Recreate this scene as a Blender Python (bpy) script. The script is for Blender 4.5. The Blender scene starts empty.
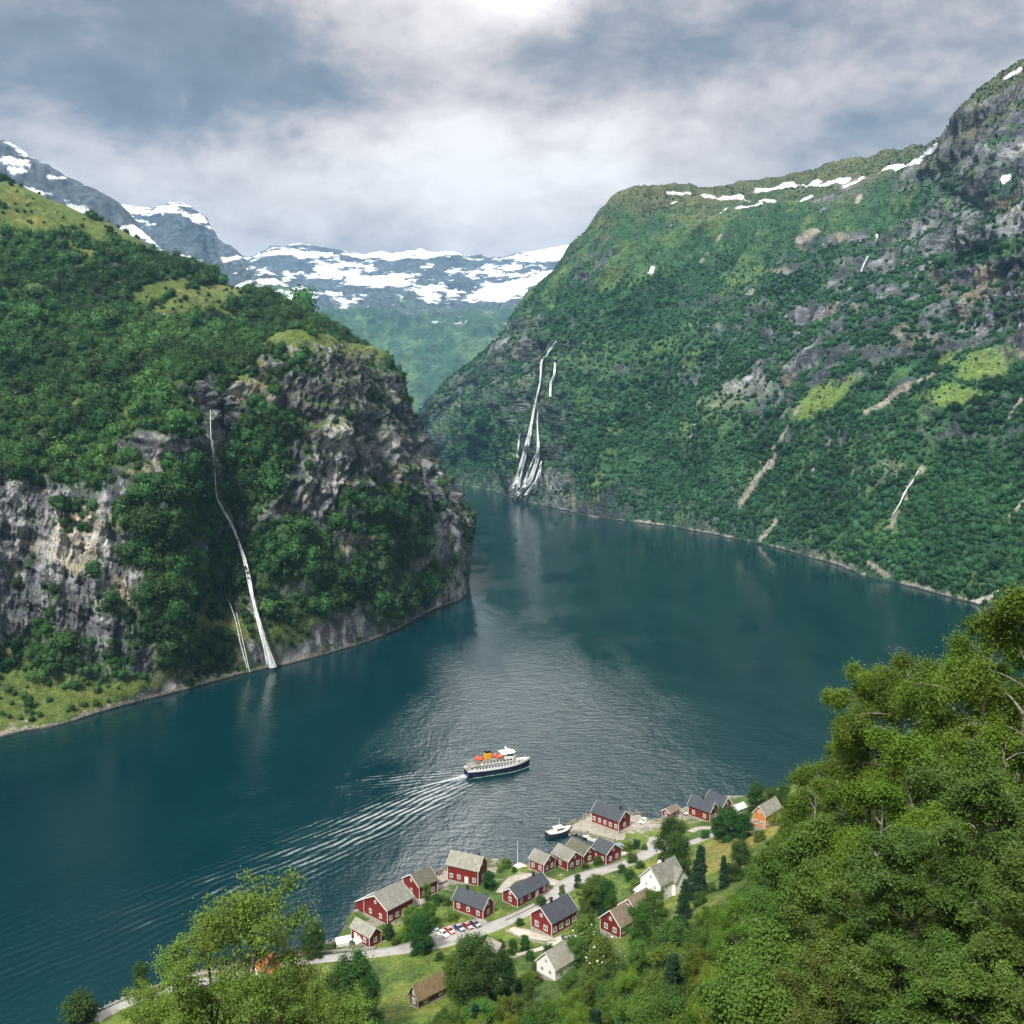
import bpy, bmesh, math, random
import numpy as np
from mathutils import Vector, Matrix

R = math.radians
sc = bpy.context.scene
C = sc.collection
random.seed(7)
rng = np.random.default_rng(7)

# ------------------------------------------------------------------ camera
F = 983.0; PITCH = 6.5; CAMZ = 170.0
cd = bpy.data.cameras.new('camera'); cam = bpy.data.objects.new('camera', cd); C.objects.link(cam)
cam.location = (0, 0, CAMZ); cam.rotation_euler = (R(90 - PITCH), 0, 0)
cd.sensor_width = 36; cd.lens = 36 * F / 1024; cd.clip_start = 0.5; cd.clip_end = 60000
sc.camera = cam
sc.render.resolution_x = sc.render.resolution_y = 1024

# ------------------------------------------------------------------ light
SUN_EL, SUN_AZ = 52.0, -152.0        # azimuth measured from +Y (the view) clockwise; negative = left
SUN_POWER, SKY_STRENGTH, EXPOSURE = 2.4, 0.10, 1.36
w = bpy.data.worlds.new('World'); sc.world = w; w.use_nodes = True
sl = bpy.data.lights.new('sun', 'SUN'); sl.energy = SUN_POWER; sl.angle = R(9); sl.color = (1, .95, .86)
so = bpy.data.objects.new('sun', sl); C.objects.link(so)
_a, _e = R(SUN_AZ), R(SUN_EL)
sdir = Vector((math.sin(_a) * math.cos(_e), math.cos(_a) * math.cos(_e), math.sin(_e)))
so.rotation_euler = (-sdir).to_track_quat('-Z', 'Y').to_euler(); so.location = (0, 0, 900)
sc.view_settings.view_transform = 'Standard'; sc.view_settings.look = 'None'
sc.view_settings.exposure = EXPOSURE; sc.view_settings.gamma = 1
sc.cycles.max_bounces = 6; sc.cycles.diffuse_bounces = 3; sc.cycles.glossy_bounces = 3
sc.cycles.transmission_bounces = 3; sc.cycles.volume_bounces = 1; sc.cycles.transparent_max_bounces = 6
sc.cycles.use_denoising = True

class NT:
    """small helper for building node trees"""
    def __init__(s, tree): s.t = tree; s.n = tree.nodes; s.l = tree.links
    def new(s, typ, **kw):
        nd = s.n.new(typ)
        for k, v in kw.items():
            if k.startswith('_'): setattr(nd, k[1:], v)
        return nd
    def put(s, sock, v):
        if isinstance(v, bpy.types.NodeSocket): s.l.new(v, sock)
        elif v is not None: sock.default_value = v
    def math(s, op, a, b=None, c=None, clamp=False):
        m = s.n.new('ShaderNodeMath'); m.operation = op; m.use_clamp = clamp
        s.put(m.inputs[0], a); s.put(m.inputs[1], b)
        if c is not None: s.put(m.inputs[2], c)
        return m.outputs[0]
    def vmath(s, op, a, b=None):
        m = s.n.new('ShaderNodeVectorMath'); m.operation = op
        s.put(m.inputs[0], a)
        if b is not None: s.put(m.inputs[1], b)
        return m.outputs['Value'] if op in ('DOT_PRODUCT', 'LENGTH', 'DISTANCE') else m.outputs[0]
    def mix(s, f, a, b, typ='MIX'):
        m = s.n.new('ShaderNodeMix'); m.data_type = 'RGBA'; m.blend_type = typ
        s.put(m.inputs[0], f); s.put(m.inputs[6], a); s.put(m.inputs[7], b); return m.outputs[2]
    def noise(s, vec, scale, detail=4, rough=.55, dist=0.0, lac=2.0):
        m = s.n.new('ShaderNodeTexNoise'); s.put(m.inputs['Vector'], vec)
        m.inputs['Scale'].default_value = scale; m.inputs['Detail'].default_value = detail
        m.inputs['Roughness'].default_value = rough; m.inputs['Distortion'].default_value = dist
        m.inputs['Lacunarity'].default_value = lac
        return m.outputs[0]
    def ramp(s, f, stops, interp='LINEAR'):
        m = s.n.new('ShaderNodeValToRGB'); cr = m.color_ramp; cr.interpolation = interp
        while len(cr.elements) < len(stops): cr.elements.new(.5)
        for e, (p, c) in zip(cr.elements, stops):
            e.position = p; e.color = (*c, 1) if len(c) == 3 else c
        s.put(m.inputs[0], f); return m.outputs[0]
    def smooth(s, v, a, b, lo=0.0, hi=1.0):
        m = s.n.new('ShaderNodeMapRange'); m.interpolation_type = 'SMOOTHSTEP'
        s.put(m.inputs[0], v); m.inputs[1].default_value = a; m.inputs[2].default_value = b
        m.inputs[3].default_value = lo; m.inputs[4].default_value = hi; return m.outputs[0]

def pixdir(px, py):
    th = R(PITCH); a = (px - 512) / F; b = (py - 512) / F
    return np.array([a, math.cos(th) - b * math.sin(th), -math.sin(th) - b * math.cos(th)])
def atz(px, py, z=0.0):
    d = pixdir(px, py); t = (z - CAMZ) / d[2]; return np.array([0, 0, CAMZ]) + d * t
def aty(px, py, Y):
    d = pixdir(px, py); t = Y / d[1]; return np.array([0, 0, CAMZ]) + d * t
def proj(P):
    th = R(PITCH); x = P[..., 0]; y = P[..., 1]; z = P[..., 2] - CAMZ
    f = y * math.cos(th) - z * math.sin(th); u = y * math.sin(th) + z * math.cos(th)
    f = np.maximum(f, .1)
    return 512 + F * x / f, 512 - F * u / f, f

# ------------------------------------------------------------------ sky (overcast, broken by a bright gap)
def build_sky():
    t = NT(w.node_tree)
    for n in list(t.n): t.n.remove(n)
    out = t.new('ShaderNodeOutputWorld'); bg = t.new('ShaderNodeBackground')
    sky = t.new('ShaderNodeTexSky'); sky.sky_type = 'NISHITA'; sky.sun_disc = False
    sky.sun_elevation = R(SUN_EL); sky.sun_rotation = R(SUN_AZ); sky.altitude = 150; sky.dust_density = 2
    tc = t.new('ShaderNodeTexCoord'); d = t.vmath('NORMALIZE', tc.outputs['Generated'])
    sep = t.new('ShaderNodeSeparateXYZ'); t.l.new(d, sep.inputs[0])
    dz = t.math('MAXIMUM', sep.outputs[2], 0.0)
    den = t.math('ADD', dz, 0.16)
    cx = t.math('DIVIDE', sep.outputs[0], den); cy = t.math('DIVIDE', sep.outputs[1], den)
    cmb = t.new('ShaderNodeCombineXYZ'); t.l.new(cx, cmb.inputs[0]); t.l.new(cy, cmb.inputs[1])
    pv = cmb.outputs[0]
    # vertical stretch so far cloud banks flatten towards the horizon
    sq = t.vmath('MULTIPLY', d, (1.0, 1.0, 1.75))
    n1 = t.noise(pv, 0.95, 8, .55, .5)
    n2 = t.noise(sq, 3.4, 10, .58, .15)
    n3 = t.noise(sq, 8.0, 10, .62, .25)
    n4 = t.noise(sq, 24.0, 8, .66, .2)
    wn = t.new('ShaderNodeTexNoise'); t.l.new(sq, wn.inputs['Vector']); wn.inputs['Scale'].default_value = 5.5; wn.inputs['Detail'].default_value = 7; wn.inputs['Roughness'].default_value = .6
    dw = t.vmath('ADD', d, t.vmath('MULTIPLY', t.vmath('SUBTRACT', wn.outputs['Color'], (.5, .5, .5)), (.22, .22, .16)))
    # soft cloud lumps by direction; those out of frame added to shape water reflections
    def lump(px, py, rx, ry, amp):
        c = pixdir(px, py); c = c / np.linalg.norm(c)
        df = t.vmath('SUBTRACT', dw, tuple(c)); df = t.vmath('MULTIPLY', df, (F / rx, F / rx * .4, F / ry))
        l = t.vmath('LENGTH', df); return t.math('MULTIPLY', t.smooth(l, 0.0, 1.5, 1.0, 0.0), amp)
    acc = None
    for a in [(300, 62, 200, 62, -.36), (100, 30, 200, 60, -.22), (180, 110, 140, 30, -.08), (560, 82, 110, 42, -.32), (770, 28, 170, 48, -.25),
              (640, 30, 120, 30, -.08), (900, 130, 260, 60, -.05), (980, 60, 160, 50, -.06), (120, 150, 180, 30, .04), (430, 120, 90, 60, .15),
              (340, 165, 160, 50, .22), (540, 190, 130, 50, .15), (620, 150, 120, 40, .04), (800, 90, 110, 40, .05), (460, 225, 260, 22, .03),
              (440, 5, 60, 45, .10), (430, -400, 200, 260, .22), (-20, -320, 320, 200, -.32), (1030, -330, 320, 200, -.30), (-700, -60, 480, 400, -.22), (1800, -60, 480, 400, -.2), (60, 90, 60, 30, -.05), (620, 210, 90, 20, -.06), (200, 195, 200, 22, -.03)]:
        l = lump(*a); acc = l if acc is None else t.math('ADD', acc, l)
    base = t.math('MULTIPLY_ADD', t.math('SUBTRACT', n1, .5), .45, .62)
    base = t.math('MULTIPLY_ADD', t.math('SUBTRACT', n2, .5), 1.15, base)
    base = t.math('MULTIPLY_ADD', t.math('SUBTRACT', n3, .5), 1.0, base)
    base = t.math('MULTIPLY_ADD', t.math('SUBTRACT', n4, .5), .36, base)
    base = t.math('ADD', base, acc)
    col = t.ramp(base, [(0.0, (.74, .82, .92)), (.20, (1.0, 1.08, 1.22)), (.36, (1.62, 1.60, 1.66)), (.52, (2.5, 2.28, 2.24)),
                        (.66, (3.05, 2.80, 2.74)), (.82, (3.7, 3.46, 3.34)), (1.0, (4.3, 4.1, 4.0))])
    # glow added above the frame, away from the sun, to brighten the water
    c = pixdir(530, -590); c = c / np.linalg.norm(c); df = t.vmath('SUBTRACT', d, tuple(c)); df = t.vmath('MULTIPLY', df, (1 / .135, 1 / .45, 1 / .24))
    glow = t.smooth(t.vmath('LENGTH', df), 0.0, 1.5, 1.0, 0.0); glow = t.math('MULTIPLY', glow, t.smooth(base, .3, .95, .35, 1.15))
    mm = t.vmath('SCALE', (95.0, 92.5, 90.0)); t.l.new(glow, mm.node.inputs['Scale']); col = t.vmath('ADD', col, mm)
    below = t.smooth(sep.outputs[2], -0.05, 0.0)
    col = t.mix(below, (.9, 1.3, 1.5, 1), col)
    cov = t.smooth(base, .95, 1.6, .96, .93)
    col = t.mix(cov, sky.outputs[0], col)
    t.l.new(col, bg.inputs[0]); bg.inputs[1].default_value = SKY_STRENGTH
    t.l.new(bg.outputs[0], out.inputs[0])
build_sky()

# ------------------------------------------------------------------ numpy noise
_perm = np.random.default_rng(3).permutation(256).astype(np.int32); _perm = np.concatenate([_perm, _perm, _perm[:2]])
_g = np.random.default_rng(4).normal(size=(256, 3)); _g /= np.linalg.norm(_g, axis=1)[:, None]
def pn(x, y, z):
    xi = np.floor(x); yi = np.floor(y); zi = np.floor(z); fx = x - xi; fy = y - yi; fz = z - zi
    xi = xi.astype(np.int64) & 255; yi = yi.astype(np.int64) & 255; zi = zi.astype(np.int64) & 255
    u = fx**3 * (fx * (fx * 6 - 15) + 10); v = fy**3 * (fy * (fy * 6 - 15) + 10); q = fz**3 * (fz * (fz * 6 - 15) + 10)
    def g(a, b, c):
        h = _perm[(_perm[(_perm[(xi + a) & 255] + yi + b) & 255] + zi + c) & 255]
        G = _g[h]; return G[..., 0] * (fx - a) + G[..., 1] * (fy - b) + G[..., 2] * (fz - c)
    x00 = g(0,0,0) * (1-u) + g(1,0,0) * u; x10 = g(0,1,0) * (1-u) + g(1,1,0) * u
    x01 = g(0,0,1) * (1-u) + g(1,0,1) * u; x11 = g(0,1,1) * (1-u) + g(1,1,1) * u
    return ((x00 * (1-v) + x10 * v) * (1-q) + (x01 * (1-v) + x11 * v) * q) * 1.5
def fbm(P, s, o=5, gain=.5, off=0.0, sc3=(1, 1, 1)):
    r = 0; a = 1.0; x = P[..., 0] * sc3[0] / s + off; y = P[..., 1] * sc3[1] / s + off * 1.7; z = P[..., 2] * sc3[2] / s - off
    for i in range(o):
        r = r + a * pn(x, y, z); x = x * 2.03 + 11.3; y = y * 2.03 - 7.1; z = z * 2.03 + 3.7; a *= gain
    return r
def ridged(P, s, o=5, gain=.5, off=0.0, sc3=(1, 1, 1)):
    r = 0; a = 1.0; x = P[..., 0] * sc3[0] / s + off; y = P[..., 1] * sc3[1] / s + off * 1.7; z = P[..., 2] * sc3[2] / s - off
    for i in range(o):
        r = r + a * (1 - 2.2 * np.abs(pn(x, y, z))); x = x * 2.03 + 11.3; y = y * 2.03 - 7.1; z = z * 2.03 + 3.7; a *= gain
    return r
def sstep(x, a, b):
    t = np.clip((x - a) / (b - a), 0, 1); return t * t * (3 - 2 * t)
def lerp(a, b, t):
    t = np.asarray(t)[..., None]; return np.asarray(a) * (1 - t) + np.asarray(b) * t

# ------------------------------------------------------------------ object helpers
def link(name, me, parent=None, **props):
    o = bpy.data.objects.new(name, me); C.objects.link(o)
    if parent is not None: o.parent = parent
    for k, v in props.items(): o[k] = v
    return o
def npmesh(name, V, faces, mat=None, col=None, smooth=True, fattr=None):
    """V (n,3); faces (m,k) array or list of such arrays; col (n,3|4) per-vertex colour"""
    me = bpy.data.meshes.new(name); V = np.ascontiguousarray(V, dtype=np.float32)
    fl = faces if isinstance(faces, list) else [faces]
    fl = [np.asarray(f, dtype=np.int32) for f in fl if len(f)]
    if not fl: fl = [np.zeros((0, 3), dtype=np.int32)]
    me.vertices.add(len(V)); me.vertices.foreach_set('co', V.ravel())
    nl = sum(f.size for f in fl); npoly = sum(len(f) for f in fl)
    if npoly:
      me.loops.add(nl); me.polygons.add(npoly)
      me.loops.foreach_set('vertex_index', np.concatenate([f.ravel() for f in fl]))
      tot = np.concatenate([np.full(len(f), f.shape[1], dtype=np.int32) for f in fl])
      st = np.concatenate([[0], np.cumsum(tot)[:-1]]).astype(np.int32)
      me.polygons.foreach_set('loop_start', st); me.polygons.foreach_set('loop_total', tot)
      me.update(calc_edges=True)
      me.polygons.foreach_set('use_smooth', np.full(npoly, bool(smooth)))
    if col is not None:
        c4 = np.ones((len(V), 4), dtype=np.float32); c4[:, :col.shape[1]] = col
        a = me.color_attributes.new('col', 'FLOAT_COLOR', 'POINT'); a.data.foreach_set('color', c4.ravel())
    if fattr:
        for k, v in fattr.items():
            a = me.attributes.new(k, 'FLOAT', 'POINT'); a.data.foreach_set('value', np.asarray(v, dtype=np.float32))
    if mat: me.materials.append(mat)
    return me
def gridfaces(nu, nv):
    i = np.arange(nu * nv).reshape(nu, nv)
    return np.stack([i[:-1, :-1], i[1:, :-1], i[1:, 1:], i[:-1, 1:]], -1).reshape(-1, 4)
def thing(name, label, cat, loc=(0, 0, 0), rz=0.0, group=None, **kw):
    o = bpy.data.objects.new(name, None); C.objects.link(o); o.empty_display_size = .5
    o.location = loc; o.rotation_euler = (0, 0, rz); o['label'] = label; o['category'] = cat
    if group: o['group'] = group
    return o
def tag(o, label, cat, group=None, kind=None):
    o['label'] = label; o['category'] = cat
    if group: o['group'] = group
    if kind: o['kind'] = kind
    return o

class MB:
    """collects simple solids and links them as one mesh object"""
    def __init__(s): s.v = []; s.f = []
    def add(s, vs, fs):
        k = len(s.v); s.v += [tuple(map(float, p)) for p in vs]; s.f += [tuple(i + k for i in f) for f in fs]; return s
    def box(s, x0, x1, y0, y1, z0, z1):
        return s.add([(x0,y0,z0),(x1,y0,z0),(x1,y1,z0),(x0,y1,z0),(x0,y0,z1),(x1,y0,z1),(x1,y1,z1),(x0,y1,z1)],
                     [(0,3,2,1),(4,5,6,7),(0,1,5,4),(1,2,6,5),(2,3,7,6),(3,0,4,7)])
    def prism(s, poly, a, b, axis='x'):
        n = len(poly); f = {'x': lambda p, q: (q, p[0], p[1]), 'y': lambda p, q: (p[0], q, p[1]), 'z': lambda p, q: (p[0], p[1], q)}[axis]
        vs = [f(p, a) for p in poly] + [f(p, b) for p in poly]
        fs = [tuple(range(n))[::-1], tuple(range(n, 2 * n))] + [(i, (i+1) % n, (i+1) % n + n, i + n) for i in range(n)]
        return s.add(vs, fs)
    def tube(s, pts, rad, n=8, cap=True):
        pts = [Vector(p) for p in pts]; rad = rad if hasattr(rad, '__len__') else [rad] * len(pts); k = len(s.v)
        for i, p in enumerate(pts):
            d = (pts[min(i+1, len(pts)-1)] - pts[max(i-1, 0)]).normalized()
            a = d.orthogonal().normalized() if abs(d.z) > .9 else d.cross(Vector((0, 0, 1))).normalized(); b = d.cross(a)
            for j in range(n):
                q = p + (a * math.cos(2*math.pi*j/n) + b * math.sin(2*math.pi*j/n)) * rad[i]; s.v.append(tuple(q))
        for i in range(len(pts) - 1):
            for j in range(n): s.f.append((k+i*n+j, k+i*n+(j+1) % n, k+(i+1)*n+(j+1) % n, k+(i+1)*n+j))
        if cap: s.f.append(tuple(k + j for j in range(n))[::-1]); s.f.append(tuple(k + (len(pts)-1)*n + j for j in range(n)))
        return s
    def build(s, name, mat, parent=None, bevel=0.0, smooth=False, **props):
        me = bpy.data.meshes.new(name); me.from_pydata(s.v, [], s.f); 
        bm = bmesh.new(); bm.from_mesh(me); bmesh.ops.recalc_face_normals(bm, faces=bm.faces)
        if bevel: bmesh.ops.bevel(bm, geom=bm.edges[:], offset=bevel, segments=1, affect='EDGES')
        bm.to_mesh(me); bm.free()
        if smooth: me.polygons.foreach_set('use_smooth', [True] * len(me.polygons))
        me.materials.append(mat); return link(name, me, parent, **props)

# ------------------------------------------------------------------ materials
MATS = {}
def mat(name, col, rough=.6, metal=0.0, nscale=0.0, namt=.15, bump=0.0, bscale=10.0, emit=None, spec=.5, coord='Object'):
    if name in MATS: return MATS[name]
    m = bpy.data.materials.new(name); m.use_nodes = True; t = NT(m.node_tree); b = t.n['Principled BSDF']
    b.inputs['Roughness'].default_value = rough; b.inputs['Metallic'].default_value = metal; b.inputs['Specular IOR Level'].default_value = spec
    b.inputs['Base Color'].default_value = (*col, 1)
    tc = t.new('ShaderNodeTexCoord')
    if nscale:
        n = t.noise(tc.outputs[coord], nscale, 5, .6); f = t.smooth(n, .3, .7, 1 - namt, 1 + namt)
        mm = t.vmath('SCALE', (col[0], col[1], col[2])); nd = mm.node; t.l.new(f, nd.inputs['Scale'])
        t.l.new(mm, b.inputs['Base Color'])
    if bump:
        n = t.noise(tc.outputs[coord], bscale, 4, .6); bp = t.new('ShaderNodeBump'); bp.inputs['Strength'].default_value = bump
        bp.inputs['Distance'].default_value = .1; t.l.new(n, bp.inputs['Height']); t.l.new(bp.outputs[0], b.inputs['Normal'])
    MATS[name] = m; return m
def leafmat(name, cols, trans=.30, rough=.6, spec=.18, var=.35, stands=0.0):
    """leaves: colour varies from leaf to leaf (attribute) and tree to tree (object random)"""
    m = bpy.data.materials.new(name); m.use_nodes = True; t = NT(m.node_tree); b = t.n['Principled BSDF']; out = t.n['Material Output']
    oi = t.new('ShaderNodeObjectInfo'); at = t.new('ShaderNodeAttribute'); at.attribute_name = 'rnd'
    c = t.ramp(at.outputs['Fac'], [(i / (len(cols) - 1), k) for i, k in enumerate(cols)])
    h = t.new('ShaderNodeHueSaturation'); t.l.new(c, h.inputs['Color'])
    t.l.new(t.math('MULTIPLY_ADD', oi.outputs['Random'], .05, .472), h.inputs['Hue'])
    r2 = t.math('FRACT', t.math('MULTIPLY', oi.outputs['Random'], 7.31))
    vv = t.math('MULTIPLY_ADD', r2, var * 2, 1 - var)
    if stands:      # stands of one kind or age, each its own green
        ge = t.new('ShaderNodeNewGeometry'); n = t.noise(ge.outputs['Position'], stands, 4, .6, .6); vv = t.math('MULTIPLY', vv, t.smooth(n, .33, .67, .58, 1.5))
        h.inputs['Saturation'].default_value = 1.05
    t.l.new(vv, h.inputs['Value'])
    b.inputs['Roughness'].default_value = rough; b.inputs['Specular IOR Level'].default_value = spec
    t.l.new(h.outputs[0], b.inputs['Base Color'])
    if trans:
        tr = t.new('ShaderNodeBsdfTranslucent'); cc = t.mix(1.0, h.outputs[0], (1.25, 1.15, .5, 1), 'MULTIPLY'); t.l.new(cc, tr.inputs[0])
        mx = t.new('ShaderNodeMixShader'); mx.inputs[0].default_value = trans
        t.l.new(b.outputs[0], mx.inputs[1]); t.l.new(tr.outputs[0], mx.inputs[2]); t.l.new(mx.outputs[0], out.inputs[0])
    return m
def terrain_mat(name, scale=1.0, bump=.6, dist=1.0):
    """vertex albedo from the terrain, broken up by finer noise; bump of stones and turf"""
    m = bpy.data.materials.new(name); m.use_nodes = True; t = NT(m.node_tree); b = t.n['Principled BSDF']
    at = t.new('ShaderNodeAttribute'); at.attribute_name = 'col'; ge = t.new('ShaderNodeNewGeometry')
    n1 = t.noise(ge.outputs['Position'], .9 * scale, 6, .65); n2 = t.noise(ge.outputs['Position'], .16 * scale, 5, .6)
    f = t.math('MULTIPLY', t.smooth(n1, .3, .7, .5, 1.5), t.smooth(n2, .3, .7, .75, 1.25))
    mm = t.vmath('SCALE', at.outputs['Color']); t.l.new(f, mm.node.inputs['Scale']); t.l.new(mm, b.inputs['Base Color'])
    b.inputs['Roughness'].default_value = .85; b.inputs['Specular IOR Level'].default_value = .2
    h = t.math('ADD', t.noise(ge.outputs['Position'], .45 * scale, 8, .68), t.math('MULTIPLY', n2, 1.5))
    bp = t.new('ShaderNodeBump'); bp.inputs['Strength'].default_value = bump; bp.inputs['Distance'].default_value = dist
    t.l.new(h, bp.inputs['Height']); t.l.new(bp.outputs[0], b.inputs['Normal'])
    return m
# ------------------------------------------------------------------ mountains: lofted between measured lines (shore, cliff foot, brink, ridge)
def catmull(A, t, axis=0, tension=.5):
    """A (k,...) control rows, t (n,) in 0..k-1"""
    A = np.moveaxis(A, axis, 0); k = len(A); i = np.clip(np.floor(t).astype(int), 0, k - 2); f = (t - i)
    f = f.reshape((-1,) + (1,) * (A.ndim - 1))
    p0 = A[np.maximum(i - 1, 0)]; p1 = A[i]; p2 = A[i + 1]; p3 = A[np.minimum(i + 2, k - 1)]
    m1 = (p2 - p0) * tension; m2 = (p3 - p1) * tension
    r = (2*f**3 - 3*f**2 + 1) * p1 + (f**3 - 2*f**2 + f) * m1 + (-2*f**3 + 3*f**2) * p2 + (f**3 - f**2) * m2
    return np.moveaxis(r, 0, axis)
class Range:
    """one mountain side"""
    def __init__(s, cols, nu, nv, amp, seed, back=(170, -70), rowt=.35):
        K = []
        for c in cols:
            pts = []
            for i, q in enumerate(c):
                pts.append(atz(q[0], q[1]) if i == 0 else aty(*q))
            a = pts[0]; g = pts[-1]; dn = a - np.array([0, 0, CAMZ]); dn[2] = 0; dn /= np.linalg.norm(dn)
            under = a - dn * 6 + np.array([0, 0, -14.])
            bk = g + np.array([dn[0] * back[0], dn[1] * back[0], back[1]]); bk2 = bk + np.array([dn[0] * back[0], dn[1] * back[0], back[1] * 2.5])
            K.append([under] + pts + [bk, bk2])
        K = np.array(K); s.nr = K.shape[1]
        # sample rows by their seen length so that the mesh is even in detail
        seg = np.linalg.norm(np.diff(K, axis=1), axis=2).mean(0); seg[0] *= .6; seg[-2:] *= .25
        cum = np.concatenate([[0], np.cumsum(seg)]) / seg.sum(); tv = np.interp(np.linspace(0, 1, nv), cum, np.arange(s.nr))
        px, _, _ = proj(K[:, 1]); segu = np.maximum(np.abs(np.diff(px)), 14); cu = np.concatenate([[0], np.cumsum(segu)]) / segu.sum()
        tu = np.interp(np.linspace(0, 1, nu), cu, np.arange(len(K)))
        G = catmull(catmull(K, tu, 0), tv, 1, rowt)
        s.P = G; s.tv = tv; s.tu = tu; s.nu = nu; s.nv = nv
        s.N = s.normals(); s.base = G.copy(); s.amp = np.interp(tv, np.arange(len(amp)), amp)[None, :]
    def normals(s, P=None):
        P = s.P if P is None else P
        du = np.gradient(P, axis=0); dv = np.gradient(P, axis=1); n = np.cross(du, dv)
        n /= np.linalg.norm(n, axis=2, keepdims=True) + 1e-9
        return n
    def displace(s, h, dirn=None):
        s.P = s.P + (s.N if dirn is None else dirn) * (h * s.amp)[..., None]
    def finish(s):
        s.N = s.normals()
        s.px, s.py, s.f = proj(s.P); s.vis = (s.tv >= 0.9) & (s.tv <= s.nr - 2.8)
    def pick(s, px, py):
        d = (s.px - px) ** 2 + (s.py - py) ** 2; d = np.where(s.vis[None, :], d, 1e9)
        near = d < 12; 
        if near.any():
            q = np.where(near, s.f + d * 2, 1e9); i = np.unravel_index(np.argmin(q), q.shape)
        else: i = np.unravel_index(np.argmin(d), d.shape)
        return s.P[i]
    def patch(s, px, py, rx, ry, ang=0.0, soft=.5):
        """0..1 mask of an elliptic patch of ground, sizes in metres seen side on, irregular edge"""
        c = s.pick(px, py); k = c[1] / F; D = s.P - c; a = R(ang)
        x = D[..., 0] * math.cos(a) + D[..., 2] * math.sin(a); z = -D[..., 0] * math.sin(a) + D[..., 2] * math.cos(a)
        d = np.sqrt((x / (rx * k))**2 + (z / (ry * k))**2 + (D[..., 1] / (6 * max(rx, ry) * k))**2)
        return sstep(1 + .55 * s.n1 + .35 * s.n2 - d, -soft * .5, soft * .5)
    def stroke(s, pts, wid):
        """mask of a band along a line on the ground; widths in pixels -> metres"""
        q = [s.pick(*p) for p in pts]; m = np.zeros(s.P.shape[:2])
        for i, (a, b) in enumerate(zip(q[:-1], q[1:])):
            w0 = (wid if not hasattr(wid, '__len__') else wid[i]) * a[1] / F
            ab = b - a; t = np.clip(((s.P - a) @ ab) / (ab @ ab + 1e-9), 0, 1); D = s.P - (a + t[..., None] * ab)
            d = np.sqrt(D[..., 0]**2 + D[..., 2]**2 + (D[..., 1] * .3)**2) / w0
            m = np.maximum(m, sstep(1 + .5 * s.n2 + .3 * s.n3 - d, -.25, .25))
        return m
    def fields(s, sc0=60):
        s.n1 = fbm(s.P, sc0, 5, off=3.1); s.n2 = fbm(s.P, sc0 * .33, 5, .55, off=8.7); s.n3 = fbm(s.P, sc0 * .09, 4, .6, off=1.3)

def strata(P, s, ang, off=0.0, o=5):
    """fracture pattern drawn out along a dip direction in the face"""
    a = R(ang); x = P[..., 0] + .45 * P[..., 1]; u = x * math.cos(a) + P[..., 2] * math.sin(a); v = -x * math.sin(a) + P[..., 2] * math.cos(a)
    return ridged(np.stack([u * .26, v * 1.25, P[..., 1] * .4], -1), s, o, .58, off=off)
def rock_color(r, k=1.0, dipm=None):
    P = r.P
    st = fbm(P, 16 * k, 5, .6, off=5.5, sc3=(1, 1, .22))          # drip streaks run down the face
    st2 = fbm(P, 6 * k, 4, .6, off=2.5, sc3=(1, 1, .16))
    ly = fbm(P, 20 * k, 5, .62, off=9.5, sc3=(.4, .4, 1.5))
    big = fbm(P, 45 * k, 3, .5, off=4.4)
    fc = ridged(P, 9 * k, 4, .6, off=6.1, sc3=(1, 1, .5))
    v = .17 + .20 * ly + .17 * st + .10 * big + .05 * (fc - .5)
    c = lerp((.075, .075, .082), (.25, .24, .225), sstep(v, .0, .26))
    c = lerp(c, (.47, .44, .38), sstep(v + .10 * st2, .24, .42))
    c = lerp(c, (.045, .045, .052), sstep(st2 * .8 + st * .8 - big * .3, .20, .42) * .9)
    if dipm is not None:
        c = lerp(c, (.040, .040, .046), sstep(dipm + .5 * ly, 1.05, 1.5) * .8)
    c = lerp(c, (.30, .235, .14), sstep(fbm(P, 22 * k, 4, off=7.7), .30, .60) * .6)
    return c
TOPZ = 440
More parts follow.
